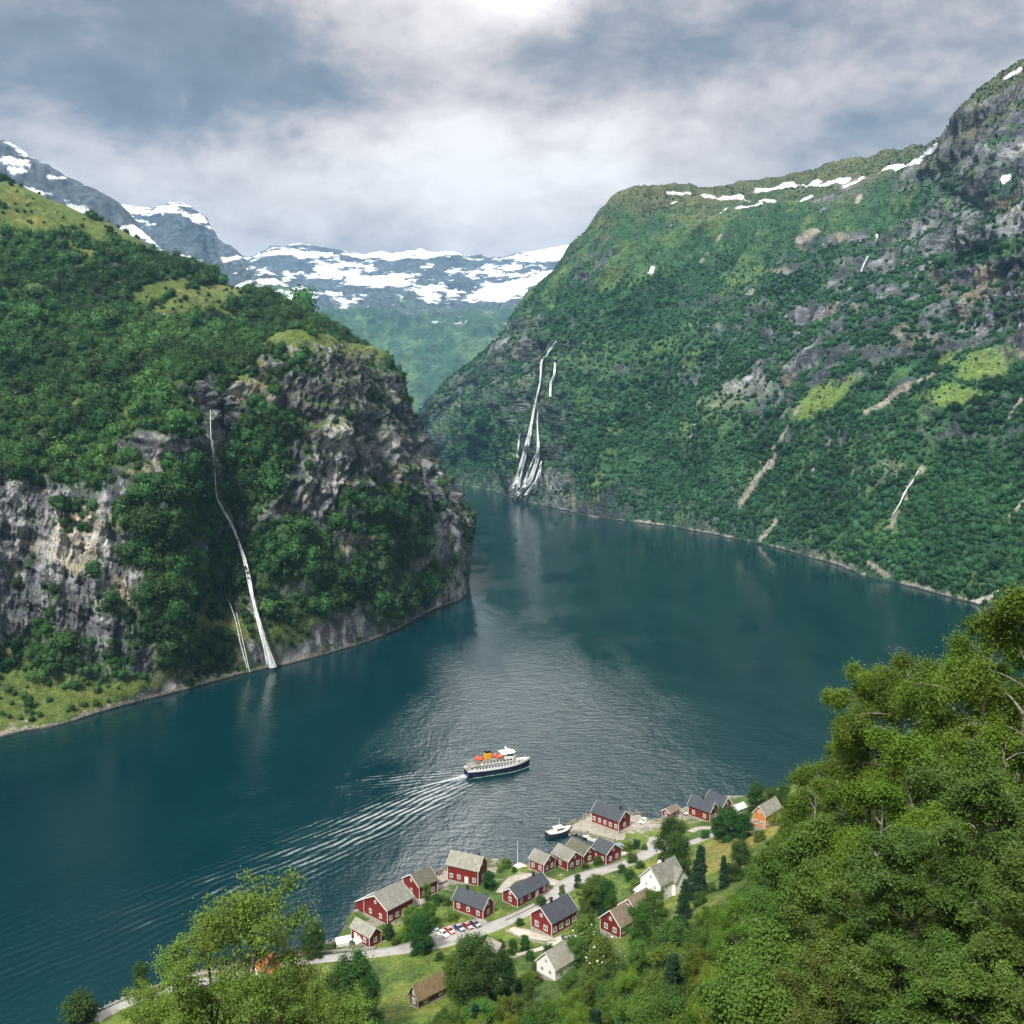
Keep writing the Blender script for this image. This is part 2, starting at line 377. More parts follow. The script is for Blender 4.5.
def add_forest(name, r, dens, size, label, protos, seed, jit=1.6, tint=None):
    """woodland as one mass: crowns set on the slope"""
    g = np.random.default_rng(seed)
    # area-weighted sampling over the quads
    P = r.P; du = np.linalg.norm(np.cross(P[1:, :-1] - P[:-1, :-1], P[:-1, 1:] - P[:-1, :-1]), axis=2)
    ok = r.vis[:-1][None, :] & (P[:-1, :-1, 2] > 3)
    face = r.N[:-1, :-1]; view = np.array([0, 0, CAMZ]) - P[:-1, :-1]; fac = (face * view).sum(2) / np.linalg.norm(view, axis=2)
    wgt = du * dens[:-1, :-1] * ok * (fac > -.25) * (r.px[:-1, :-1] > -90) * (r.px[:-1, :-1] < 1110) * (np.abs(r.px[:-1, :-1] - 512) < 700)
    lam = wgt; n = g.poisson(np.clip(lam, 0, 6)); idx = np.repeat(np.arange(n.size), n.ravel())
    iu, iv = np.unravel_index(idx, n.shape); a = g.random(len(idx))[:, None]; b = g.random(len(idx))[:, None]
    pos = P[iu, iv] * (1-a) * (1-b) + P[iu+1, iv] * a * (1-b) + P[iu, iv+1] * (1-a) * b + P[iu+1, iv+1] * a * b
    sz = size * np.exp(g.normal(0, .38, len(idx))) * (.8 + .5 * sstep(r.n1[iu, iv], -.5, .7))
    sz = sz * np.interp(pos[:, 2] + 40 * r.n1[iu, iv], [TOPZ - 160, TOPZ], [1, .38]); sz = sz * (.45 + .55 * np.clip(dens[iu, iv] / (dens.max() + 1e-9), 0, 1)) * np.interp(pos[:, 2], [0, 8, 20], [.6, .8, 1])
    pos[:, 2] -= sz * .12
    me = npmesh(name, pos, [], None, fattr={'size': sz})
    o = link(name, me); tag(o, label, 'woodland', kind='stuff')
    ng = bpy.data.node_groups.new(name + '_scatter', 'GeometryNodeTree')
    ng.interface.new_socket('Geometry', in_out='INPUT', socket_type='NodeSocketGeometry'); ng.interface.new_socket('Geometry', in_out='OUTPUT', socket_type='NodeSocketGeometry')
    N = ng.nodes; L = ng.links; gi = N.new('NodeGroupInput'); go = N.new('NodeGroupOutput')
    ip = N.new('GeometryNodeInstanceOnPoints'); ci = N.new('GeometryNodeCollectionInfo'); ci.inputs[0].default_value = protos
    ci.inputs[1].default_value = True; ci.inputs[2].default_value = True
    ip.inputs['Pick Instance'].default_value = True
    na = N.new('GeometryNodeInputNamedAttribute'); na.data_type = 'FLOAT'; na.inputs[0].default_value = 'size'
    ri = N.new('FunctionNodeRandomValue'); ri.data_type = 'INT'; ri.inputs['Min'].default_value = 0
    for s_ in ri.inputs:
        if s_.name == 'Max' and s_.type == 'INT': s_.default_value = len(protos.objects) - 1
        if s_.name == 'Min' and s_.type == 'INT': s_.default_value = 0
    rr = N.new('FunctionNodeRandomValue'); rr.data_type = 'FLOAT_VECTOR'; rr.inputs[0].default_value = (-.12, -.12, 0); rr.inputs[1].default_value = (.12, .12, 6.28)
    rs = N.new('FunctionNodeRandomValue'); rs.data_type = 'FLOAT_VECTOR'; rs.inputs[0].default_value = (.85, .85, .75); rs.inputs[1].default_value = (1.15, 1.15, 1.25)
    vm = N.new('ShaderNodeVectorMath'); vm.operation = 'SCALE'; L.new(rs.outputs[0], vm.inputs[0]); L.new(na.outputs[0], vm.inputs['Scale'])
    L.new(gi.outputs[0], ip.inputs['Points']); L.new(ci.outputs[0], ip.inputs['Instance'])
    L.new([q for q in ri.outputs if q.type == 'INT'][0], ip.inputs['Instance Index']); L.new(rr.outputs[0], ip.inputs['Rotation']); L.new(vm.outputs[0], ip.inputs['Scale'])
    L.new(ip.outputs[0], go.inputs[0])
    md = o.modifiers.new('scatter', 'NODES'); md.node_group = ng
    return o, len(idx)

def crown_proto(name, seed, m_leaf, conical=False, nleaf=380):
    """small distant crown (unit size): lumpy mass with leaf sprays standing off it"""
    g = np.random.default_rng(seed); bm = bmesh.new(); bmesh.ops.create_icosphere(bm, subdivisions=2, radius=1)
    V = np.array([v.co[:] for v in bm.verts]); Fc = np.array([[v.index for v in f.verts] for f in bm.faces]); bm.free()
    n = fbm(V * 1.0, .75, 3, .6, off=seed * 3.3)
    V = V * (1 + .42 * n)[:, None]
    if conical: V = V * np.array([.62, .62, 1.5]); V[:, :2] *= np.clip(1.15 - .55 * (V[:, 2:3] + 1.5) / 1.5, .08, 1.2)
    V = V * np.array([.5, .5, .52]) * .72 + np.array([0, 0, .52])
    k = g.integers(0, len(V), nleaf); base = V[k]; nrm = base - np.array([0, 0, .5]); nrm /= np.linalg.norm(nrm, axis=1)[:, None]
    c = base + nrm * g.uniform(-.02, .17, (nleaf, 1)) + g.normal(0, .06, (nleaf, 3))
    Lv, Lf, Lr = leaf_quads(c, .10, g, up=nrm, spread=.9)
    col = np.concatenate([g.random(len(V)) * .5 , Lr])
    me = npmesh(name, np.concatenate([V, Lv]), [Fc, Lf + len(V)], m_leaf, fattr={'rnd': col})
    return bpy.data.objects.new(name, me)
def leaf_quads(c, size, g, up=None, spread=1.0, asp=1.0):
    n = len(c); nr = g.normal(size=(n, 3)) * spread
    if up is not None: nr = nr + up
    nr /= np.linalg.norm(nr, axis=1)[:, None] + 1e-9
    t = np.cross(nr, g.normal(size=(n, 3))); t /= np.linalg.norm(t, axis=1)[:, None] + 1e-9; b = np.cross(nr, t)
    s = (size * np.exp(g.normal(0, .25, n)))[:, None] * .5
    V = np.stack([c - t * s, c + b * s * .7 * asp, c + t * s, c - b * s * .7 * asp], 1).reshape(-1, 3)
    f = np.arange(n * 4).reshape(n, 4); r = np.repeat(g.random(n), 4)
    return V, f, r

M_FARLEAF = leafmat('far_foliage', [(.017, .051, .019), (.030, .078, .024), (.052, .110, .029), (.092, .152, .036)], trans=0, rough=.75, spec=.15, var=.42, stands=.014)
PR = bpy.data.collections.new('crown_kinds')
for i in range(4): PR.objects.link(crown_proto('crown', 11 + i, M_FARLEAF))
M_FARLEAF2 = leafmat('far_foliage_blue', [(.013, .047, .022), (.023, .070, .028), (.038, .098, .033), (.068, .135, .038)], trans=0, rough=.75, spec=.15, var=.45, stands=.008)
PR2 = bpy.data.collections.new('crown_kinds_far')
for i in range(4): PR2.objects.link(crown_proto('crown', 31 + i, M_FARLEAF2, nleaf=170))

GRASS = (.085, .125, .028); GRASS_Y = (.16, .165, .045); UNDER = (.030, .068, .022); HEATH = (.10, .10, .045); SCREE = (.30, .27, .23)

def build_left():
    cols = [
     [(-330,905),(-330,850,395),(-330,780,405),(-330,520,430),(-330,420,520),(-330,200,700),(-330,20,860)],
     [(-150,792),(-150,730,478),(-150,660,490),(-150,485,525),(-150,385,630),(-150,230,800),(-150,108,930)],
     [(0,738),(0,700,518),(0,640,532),(0,485,566),(0,385,680),(0,260,820),(0,182,920)],
     [(60,724),(60,690,532),(60,636,545),(62,480,577),(66,390,680),(66,290,820),(60,207,930)],
     [(120,706),(120,680,548),(122,640,556),(128,470,592),(132,385,690),(130,305,830),(118,232,940)],
     [(168,694),(168,665,564),(168,610,572),(172,395,630),(176,362,700),(175,312,830),(165,258,945)],
     [(200,686),(198,645,590),(196,580,612),(198,390,648),(198,360,720),(196,320,835),(190,270,945)],
     [(232,677),(228,640,606),(224,565,640),(220,392,682),(219,362,735),(217,326,840),(215,283,945)],
     [(262,670),(258,620,618),(254,550,648),(246,380,688),(246,352,740),(245,328,840),(246,294,945)],
     [(290,664),(288,600,640),(285,535,655),(285,362,700),(285,346,745),(280,330,835),(275,305,935)],
     [(330,653),(328,590,668),(325,515,682),(322,350,722),(320,343,770),(314,336,835),(308,321,925)],
     [(380,637),(378,572,714),(372,500,728),(352,358,765),(350,351,795),(346,345,845),(340,338,905)],
     [(430,612),(428,560,797),(418,495,806),(374,362,826),(372,358,845),(369,354,866),(364,350,892)],
     [(460,600),(456,550,848),(446,500,856),(405,402,874),(400,392,884),(394,382,892),(386,370,902)],
     [(468,587),(464,552,906),(457,522,912),(430,462,922),(420,446,926),(411,428,930),(398,406,936)],
     [(464,577),(462,549,950),(457,520,960),(430,465,965),(419,448,970),(406,428,980),(392,408,990)],
     [(440,560),(440,540,1040),(440,510,1050),(430,460,1060),(415,440,1070),(400,420,1080),(380,400,1090)]]
    r = Range(cols, 900, 760, [.2, .15, .55, 1.0, 1.0, .55, .5, .35, .3, .3], 1)
    P = r.P; tv = r.tv[None, :]
    cl = np.interp(r.tv, [1, 2, 2.6, 3.6, 4.0, 4.3, 9], [0, .15, .9, 1, .8, .15, .05])[None, :]    # how cliff-like the band is
    hd = r.N.copy(); hd[..., 2] *= .25; hd /= np.linalg.norm(hd, axis=2, keepdims=True)
    big = fbm(P, 95, 4, .5, off=1.1) * 11 + (ridged(P, 60, 4, .5, off=2.2, sc3=(1, 1, .3)) - .6) * 6
    blk = ridged(P, 34, 6, .62, off=4.2, sc3=(1.2, 1.2, .38)) * 5.0 + np.abs(fbm(P, 11, 4, .6, off=9.9, sc3=(1, 1, .6))) * -2.2
    Q = P.copy(); Q[..., 2] = P[..., 2] + .55 * P[..., 0]                                             # joints dip to the right
    lay = fbm(Q, 17, 5, .6, off=6.3, sc3=(.25, .25, 1.4)) * 3.0
    # stepped ledges on the faces
    hh = P[..., 2] + 8 * fbm(P, 60, 3) + .35 * P[..., 0]; led = (np.abs(((hh / 17) % 1) - .5) * 2 - .5) * 3.0
    soft = fbm(P, 40, 5, .5, off=3.9) * 4.5 + ridged(P, 85, 3, .5, off=7.2) * 4
    r.blk = blk; h = big + cl * (blk + lay + led) + (1 - cl) * soft
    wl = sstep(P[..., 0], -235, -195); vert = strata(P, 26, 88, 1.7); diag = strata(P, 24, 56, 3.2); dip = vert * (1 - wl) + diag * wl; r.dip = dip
    h = h + cl * (.45 - dip) * 3.4
    r.P = r.P + hd * (h * r.amp)[..., None]
    r.finish(); r.fields(60)
    nz = r.N[..., 2]; P = r.P; z = P[..., 2]
    rock = sstep(.50 - nz + .22 * r.n2 + .14 * r.n1 + .12 * r.n3, .04, .16)
    for a in [(60,540,85,56), (30,530,60,44), (110,600,66,50), (165,620,24,74), (30,600,40,30), (150,440,12,44,10), (190,410,16,44), (200,430,12,52), (320,420,60,44), (235,470,16,60), (455,560,14,22),
              (330,440,30,60,30), (395,430,30,50,-30), (365,400,28,40,0), (300,480,30,40), (430,480,12,40,-20), (300,380,50,16,10), (440,560,16,16), (350,560,20,16),
              (250,400,20,14), (345,430,62,84,25), (410,450,40,66,-20), (300,490,36,50), (445,520,20,40), (270,388,56,24), (430,500,20,30), (260,375,40,14), (330,370,50,22)]:
        rock = np.maximum(rock, r.patch(*a) * sstep(r.n2 + .7 * r.n3 - .25 * (nz - .45), -.62, -.30))
    green = np.zeros_like(rock)
    for a in [(30,680,70,26), (105,690,50,16), (215,590,26,60,-60), (205,640,26,30), (255,460,36,42), (215,500,14,40), (150,500,14,40,-50), (180,530,18,50,-60),
              (390,520,40,22,-35), (345,585,60,26,15), (420,590,44,18,20), (290,620,26,30), (240,560,24,60,-70), (278,430,24,16), (395,490,7,26,70), (300,570,34,16), (395,550,30,14,-30)]:
        green = np.maximum(green, r.patch(*a))
    rock = rock * (1 - .9 * green) * (1 - sstep(P[..., 2], 120, 160) * sstep(nz, .5, .66))
    slot = r.stroke([(208,385),(210,430),(212,470),(216,490)], 8)
    rock = np.maximum(rock, slot)
    grass = sstep(r.n1 * .8 + r.n2 * .5 + .25 * (nz - .6), .18, .55) * .75
    for a in [(30,690,60,26), (110,690,60,14), (10,650,20,14), (300,340,60,13,-12), (340,345,40,12,-10), (200,300,16,40,-50), (70,215,60,10,-30), (232,318,26,4,-32), (160,290,14,26,-45), (225,610,16,30,-60), (290,630,20,16), (150,230,40,8,-30), (30,200,40,10,-20), (30,225,30,10)]:
        grass = np.maximum(grass, r.patch(*a))
    grass = grass * (1 - rock)
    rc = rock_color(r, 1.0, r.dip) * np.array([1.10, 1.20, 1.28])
    c = lerp(UNDER, GRASS, np.clip(grass * 1.1 + .15 * r.n3 + .12, 0, 1)); c = lerp(c, GRASS_Y, np.clip(sstep(r.n2 + .4 * r.n1, .15, .7) * grass, 0, 1) * .8)
    c = lerp(c, rc, rock)
    shore = sstep(-z + 2.6 + 1.8 * r.n3 + 1.2 * r.n2, 0, 1.2); c = lerp(c, (.25, .23, .20), shore * .85)
    c = lerp(c, (.03, .035, .04), sstep(-z + 1.0, 0, .5))
    lt = r.patch(80,530,26,22) * .5 + r.patch(80,515,8,8) * .8; c = lerp(c, (.55, .47, .34), np.clip(lt * rock, 0, 1) * sstep(r.n3, -.3, .4))
    lt = np.maximum(r.patch(345,405,26,46,25), r.patch(325,480,16,34,20)); c = lerp(c, (.42, .41, .38), lt * rock * sstep(r.n3 + .6 * (.9 - r.dip), -.1, .5) * .8)
    me = npmesh('mountain_left', r.P.reshape(-1, 3), gridfaces(r.nu, r.nv), terrain_mat('left_slope', 1.0, .8, 1.0), np.clip(c, 0.01, 1).reshape(-1, 3))
    link('mountain_left', me, kind='structure')
    d = (1 - sstep(rock, .12, .5)) * (1 - np.where(z > 120, .88, .45) * grass) * (1 - shore) * sstep(r.n3 * .6 + r.n2 * .5 + .42 * (1 - grass), -.2, .35)
    for pts in ([(211,410),(213,450),(217,496),(231,524),(245,560),(253,600),(262,635),(273,668)], [(228,600),(240,640),(248,670)]):
        d = d * (1 - r.stroke(pts, 6))
    bare = np.maximum(r.patch(375,430,66,84), r.patch(365,358,52,22)); d = d * (1 - .72 * bare)
    o, n = add_forest('woodland', r, d * .11, 5.9, 'dense green broadleaf wood on the slopes and ledges of the left cliff', PR, 5)
    print('left forest', n)
    return r
def build_right():
    cols = [
     [(380,474),(380,465,2300),(380,458,2330),(382,452,2350),(384,447,2380),(386,440,2420)],
     [(445,484),(440,466,2020),(434,452,2050),(430,438,2090),(426,426,2130),(420,413,2190)],
     [(480,489),(475,466,1925),(470,442,1955),(464,418,1995),(459,397,2060),(452,379,2130)],
     [(503,495),(503,462,1795),(503,430,1830),(503,395,1880),(502,366,1940),(500,342,2020)],
     [(520,500),(520,464,1722),(521,430,1755),(522,390,1800),(523,350,1880),(520,318,1990)],
     [(542,505),(542,465,1640),(542,430,1672),(542,388,1720),(542,335,1800),(541,287,1960)],
     [(600,517),(600,480,1470),(598,430,1530),(597,370,1600),(594,300,1700),(590,236,1900)],
     [(640,523),(640,480,1405),(636,425,1480),(634,355,1560),(628,275,1670),(622,197,1890)],
     [(690,530),(690,485,1330),(686,415,1420),(684,345,1520),(680,265,1660),(672,190,1910)],
     [(780,549),(780,490,1185),(775,415,1290),(772,335,1410),(768,262,1560),(760,187,1920)],
     [(880,578),(880,500,1010),(878,425,1110),(876,335,1240),(872,255,1400),(862,168,1800)],
     [(940,594),(938,510,930),(936,425,1040),(934,350,1160),(928,250,1290),(915,151,1600)],
     [(978,604),(975,520,880),(975,430,990),(974,350,1110),(970,240,1210),(940,143,1420)],
     [(1010,615),(1010,525,850),(1010,430,950),(1010,350,1070),(1010,220,1150),(972,102,1330)],
     [(1080,645),(1060,540,770),(1060,440,900),(1060,350,1020),(1060,200,1110),(1040,62,1250)],
     [(1300,760),(1260,600,520),(1240,450,700),(1230,340,850),(1220,180,950),(1210,10,1080)],
     [(1700,900),(1600,650,420),(1500,450,560),(1500,340,650),(1500,180,760),(1500,0,860)]]
    r = Range(cols, 950, 760, [.3, .2, .8, 1.0, 1.0, 1.0, .45, .5, .5], 2, back=(300, -40), rowt=.5)
    P = r.P; tu = r.tu[:, None]
    hd = r.N.copy(); hd[..., 2] *= .5; hd /= np.linalg.norm(hd, axis=2, keepdims=True)
    # gullies run down the slope, leaning left
    S = np.stack([P[..., 0] * .95 - P[..., 2] * .75, P[..., 1] * .35, P[..., 2] * .25], -1)
    gul = (ridged(S, 95, 4, .52, off=2.2) - .5) * 14
    gul2 = (ridged(S, 34, 4, .55, off=5.2) - .5) * 5
    big = fbm(P, 220, 4, .5, off=1.1) * 30
    med = fbm(P, 60, 5, .52, off=3.3) * 7
    steep = sstep(.62 - r.N[..., 2], 0, .25)
    blk = ridged(P, 40, 6, .6, off=4.2, sc3=(1.2, 1.2, .6)) * 6
    hh = P[..., 2] + 25 * fbm(P, 160, 3) ; led = (np.abs(((hh / 46) % 1) - .5) * 2 - .5) * 7 * sstep(P[..., 2], 120, 260)
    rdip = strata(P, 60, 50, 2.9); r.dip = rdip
    blk = blk + (.45 - rdip) * 9 * steep
    r.gul = gul / 14 + .35 * gul2 / 5
    r.P = r.P + hd * ((big + gul + gul2 + med + blk * (.45 + .8 * steep) + led * .8) * r.amp)[..., None]
    r.finish(); r.fields(130)
    nz = r.N[..., 2]; P = r.P; z = P[..., 2]
    rock = sstep(.34 - nz + .16 * r.n2 + .10 * r.n1 + .08 * r.n3, .02, .2) * .8
    for a in [(965,200,70,90), (1000,330,44,30), (905,265,26,44), (880,305,40,26), (560,465,26,26), (545,455,14,40,90), (990,200,60,110,25), (960,260,50,60), (1010,130,40,60), (890,300,20,40), (915,200,10,50,80), (800,320,34,16,20), (740,405,36,18,25), (870,330,70,22,35),
              (950,330,60,40,20), (820,345,50,30,35), (770,265,30,14), (700,330,30,10), (530,340,12,22,60), (500,345,8,30,60), (600,480,20,12), (900,390,60,10,30), (510,470,10,26,60), (1000,300,50,50), (700,300,50,10,10)]:
        rock = np.maximum(rock, r.patch(*a) * sstep(r.n2 + .8 * r.n3 - 1.2 * (nz - .5), -.45, .05) * .95)
    green = np.zeros_like(rock)
    for a in [(480,440,40,34,-20), (560,300,40,30,-30), (620,420,70,50), (450,455,30,30), (960,380,50,22,35), (870,400,40,20,35), (820,410,30,12,45), (700,260,60,40), (880,210,24,30), (640,320,60,50), (650,260,30,40), (830,220,60,14), (990,250,16,10), (700,470,120,40), (900,500,120,60)]:
        green = np.maximum(green, r.patch(*a))
    rock *= (1 - .9 * green)
    grass = sstep(r.n1 * .6 + r.n2 * .5 + .55 * r.gul, .25, .8) * .7 + sstep(z + 90 * r.n1, 300, 430) * .25
    for a, k in [((985,365,30,16,30), 1), ((950,395,22,14,30), 1), ((830,395,30,8,45), 1), ((900,375,30,6,30), .9), ((640,345,60,8,10), .6), ((590,365,24,8,-10), .9), ((660,250,60,30), .5), ((820,400,14,8,45), 1), ((870,450,10,26,-45), .6), ((740,480,16,16), .6), ((930,440,8,40,-35), .7), ((575,413,22,6,-5), 1.0)]:
        grass = np.maximum(grass, r.patch(*a) * k)
    grass = np.clip(grass, 0, 1) * (1 - rock)
    heath = sstep(z + 70 * r.n1 + 40 * r.n2, 430, 560)
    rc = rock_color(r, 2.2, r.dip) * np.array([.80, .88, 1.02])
    c = lerp((.022, .070, .034), (.050, .112, .042), np.clip(grass * 1.1 + .2 * r.n3 + .1, 0, 1)); c = lerp(c, (.09, .150, .045), sstep(r.n2 + .4 * r.n1, .1, .7) * grass)
    for a in [((985,365,30,16,30)), ((950,395,22,14,30)), ((830,395,30,8,45))]: c = lerp(c, (.13, .20, .045), r.patch(*a) * .8)
    c = lerp(c, HEATH, heath * .75)
    c = lerp(c, rc, rock)
    sc_ = np.zeros_like(rock)
    for pts, wd in [([(772,462),(755,482),(738,506)], 3.0), ([(768,468),(775,455)], 1.5), ([(922,468),(908,488),(893,520)], 2.2), ([(903,500),(888,530)], 1.5), ([(930,375),(905,388),(880,405),(865,412)], 3.5), ([(830,440),(818,462),(812,470)], 1.6),
                    ([(775,520),(760,540)], 2.5), ([(870,565),(885,575)], 4), ([(700,400),(690,440)], 1.4), ([(800,405),(780,440),(760,462)], 1.4), ([(1020,400),(1005,425)], 2), ([(1024,500),(1012,515)], 2), ([(720,235),(700,262)], 1.2), ([(860,195),(840,240)], 2.0), ([(800,240),(815,232)], 4)]:
        sc_ = np.maximum(sc_, r.stroke(pts, wd))
    for a in [(885,472,10,14,-40), (855,470,8,4), (830,560,12,5), (735,395,26,8,20)]: sc_ = np.maximum(sc_, r.patch(*a) * .3)
    c = lerp(c, SCREE, sc_ * .8)
    slab = r.stroke([(974,606),(986,599),(998,592)], 3); c = lerp(c, (.5, .48, .44), slab)
    shore = sstep(-z + 2.2 + 3 * r.n3 + 2.5 * r.n2, 0, 1.6); c = lerp(c, (.30, .28, .25), shore * .85)
    c = lerp(c, (.03, .035, .04), sstep(-z + 1.5, 0, .8))
    snow = np.zeros_like(rock)
    for pts, wd in [([(705,193),(740,196),(772,199)], 3.2), ([(758,190),(790,184),(815,182)], 3.6), ([(820,184),(845,180)], 3.2), ([(842,186),(862,176)], 1.8), ([(890,166),(915,157),(931,149)], 4.2),
                    ([(668,192),(690,192)], 1.8), ([(650,272),(653,266)], 1.8), ([(737,207),(760,203)], 1.5), ([(1008,76),(1016,71)], 3), ([(1002,182),(1006,176)], 3), ([(672,203),(676,200)], 1.2), ([(720,210),(724,206)], 1.2),
                    ([(935,180),(938,176)], 1.4), ([(800,198),(812,196)], 1.2)]:
        snow = np.maximum(snow, r.stroke(pts, wd))
    c = lerp(c, (.82, .85, .90), snow)
    me = npmesh('mountain_right', r.P.reshape(-1, 3), gridfaces(r.nu, r.nv), terrain_mat('right_slope', .45, .8, 2.2), np.clip(c, .01, 1).reshape(-1, 3))
    link('mountain_right', me, kind='structure')
    md = np.zeros_like(rock)
    for a in [(985,362,44,13,32), (950,398,34,10,34), (835,393,44,7,42), (900,378,40,6,34)]: md = np.maximum(md, r.patch(*a))
    alt = 1 - sstep(z + 60 * r.n1, 300, 460)
    d = (1 - sstep(rock, .15, .6)) * (1 - .8 * grass) * (1 - shore) * (1 - sc_) * (1 - snow) * (.6 + .4 * alt) * (2.0 - alt) * sstep(r.n3 * .5 + r.n2 * .5 + .4, -.25, .3) * (1 - slab) * (1 - .8 * md)
    k = np.interp(r.f, [700, 1500, 2200], [1.0, .5, .35])
    o, n = add_forest('woodland', r, d * .12 * k, 6.0, 'dense blue-green wood covering the lower half of the right mountain', PR2, 6)
    print('right forest', n)
    return r
def far_range(name, cols, nu, nv, snowz, seed, mname, snowcut=.05, tex=1.0):
    r = Range(cols, nu, nv, [.3, .4, 1, 1, 1, .8, .5, .4], seed, back=(500, -100), rowt=.5)
    P = r.P; S = np.stack([P[..., 0] + P[..., 2] * .4, P[..., 1] * .3, P[..., 2] * .3], -1)
    h = fbm(P, 700, 5, .5, off=seed) * 60 + (ridged(S, 420, 5, .55, off=seed + 2) - .5) * 42 + fbm(P, 90, 4, .55, off=5) * 10
    hd = r.N.copy(); hd[..., 2] = np.abs(hd[..., 2]) * .8 + .2; hd /= np.linalg.norm(hd, axis=2, keepdims=True)
    r.P = r.P + hd * (h * r.amp)[..., None]
    r.finish(); r.fields(420); P = r.P; z = P[..., 2]; nz = r.N[..., 2]
    rock = sstep(.5 - nz + .25 * r.n2 + .2 * r.n3, 0, .3); up = sstep(z + 90 * r.n1, snowz - 120, snowz + 60)
    rock = np.clip(np.maximum(rock * .7, up * .9), 0, 1)
    c = lerp((.024, .068, .036), (.065, .125, .048), sstep(r.n2 * .6 + .9 * fbm(S, 130, 4, off=3.3), -.2, .6))
    c = lerp(c, (.066, .080, .098), rock); c = c * (1 + .35 * r.n3)[..., None]
    Q = P.copy(); Q[..., 2] *= 4.5
    sn = fbm(P, 330, 6, .66, off=seed + .7, sc3=(.55, .55, 2.2)) * 1.15 + fbm(P, 90, 4, .6, off=2.2, sc3=(.6, .6, 2)) * .35 + (z - snowz) / 1100 + (nz - .7) * .5 - .22 * (ridged(S, 240, 3, off=8.8) - .5)
    snow = sstep(sn - .27 + .10 * fbm(S, 60, 3, off=6.6), snowcut, snowcut + .10) * sstep(z, snowz - 170, snowz - 40)
    c = lerp(c, (.74, .78, .84), snow)
    me = npmesh(name, P.reshape(-1, 3), gridfaces(nu, nv), terrain_mat(mname, .05, .5, 12.0), np.clip(c, .01, 1).reshape(-1, 3))
    link(name, me, kind='structure'); return r
def build_far():
    # high plateau at the head of the fjord
    far_range('mountain_far', [
     [(60,440),(60,400,4300),(60,350,4900),(60,310,5600),(60,285,6200),(60,262,6800)],
     [(200,441),(200,400,4300),(200,350,4900),(200,305,5600),(200,282,6200),(200,262,6800)],
     [(250,442),(250,400,4300),(250,350,4900),(250,303,5600),(250,275,6200),(248,256,6800)],
     [(290,443),(290,405,4300),(290,352,4900),(290,305,5600),(290,275,6200),(288,246,6800)],
     [(350,443),(350,410,4300),(350,360,4900),(350,308,5600),(350,278,6200),(350,251,6800)],
     [(410,444),(412,415,4200),(412,370,4700),(410,315,5500),(410,280,6200),(410,250,6800)],
     [(450,443),(450,410,4300),(450,365,4800),(450,315,5500),(450,280,6200),(450,253,6800)],
     [(500,442),(500,400,4300),(500,355,4800),(500,312,5500),(500,282,6200),(500,257,6800)],
     [(570,441),(570,395,4300),(570,345,4800),(570,305,5500),(570,275,6200),(570,250,6800)],
     [(700,440),(700,390,4300),(700,340,4800),(700,300,5500),(700,270,6200),(700,245,6800)],
     [(900,440),(900,390,4300),(900,340,4800),(900,300,5500),(900,270,6200),(900,245,6800)]], 620, 420, 690, 21, 'far_slope', .02)
    far_range('mountain_far', [
     [(-120,445),(-120,400,3300),(-120,340,3600),(-120,260,3950),(-120,190,4250),(-120,150,4500)],
     [(20,445),(20,400,3300),(20,340,3600),(20,270,3950),(30,220,4250),(40,195,4500)],
     [(100,445),(100,400,3300),(100,340,3600),(102,280,3950),(104,235,4250),(106,207,4500)],
     [(160,446),(160,405,3300),(160,345,3600),(155,285,3950),(152,243,4250),(150,213,4500)],
     [(205,446),(205,405,3300),(200,350,3600),(195,290,3950),(192,245,4250),(190,213,4500)],
     [(240,446),(235,408,3300),(228,355,3600),(218,300,3950),(212,258,4250),(208,226,4450)],
     [(280,447),(272,412,3250),(262,365,3500),(248,315,3800),(238,278,4050),(230,252,4300)],
     [(320,447),(314,418,3200),(304,380,3400),(288,340,3600),(275,308,3800),(262,280,4000)],
     [(370,448),(366,425,3150),(358,398,3300),(344,368,3450),(328,338,3600),(310,308,3750)],
     [(410,449),(406,435,3100),(400,415,3200),(390,395,3300),(378,372,3400),(362,342,3500)],
     [(435,450),(434,440,3050),(430,430,3100),(425,420,3150),(418,408,3200),(405,385,3250)]], 560, 380, 640, 22, 'far_slope_two', -.20)
    far_range('mountain_far', [
     [(-200,450),(-200,380,2300),(-200,320,2450),(-200,250,2650),(-200,180,2850),(-200,120,3000)],
     [(-60,450),(-60,380,2300),(-60,320,2450),(-60,250,2650),(-60,180,2850),(-60,128,3000)],
     [(0,450),(0,380,2300),(0,320,2450),(0,255,2650),(0,195,2850),(2,152,3000)],
     [(30,450),(30,385,2300),(30,325,2450),(30,265,2650),(30,205,2850),(30,168,3000)],
     [(60,450),(60,390,2300),(60,335,2450),(60,280,2650),(60,222,2850),(62,187,3000)],
     [(90,450),(90,395,2300),(90,345,2450),(92,295,2650),(92,240,2830),(92,203,2950)],
     [(120,450),(120,400,2300),(122,355,2450),(122,310,2620),(122,258,2780),(122,222,2880)],
     [(170,450),(170,410,2300),(170,370,2420),(168,330,2550),(165,290,2680),(160,252,2780)],
     [(220,450),(220,420,2250),(218,395,2350),(214,365,2450),(208,330,2550),(200,290,2650)]], 360, 300, 540, 23, 'far_slope_three', -.14)

LEFT = build_left()
RIGHT = build_right()
build_far()
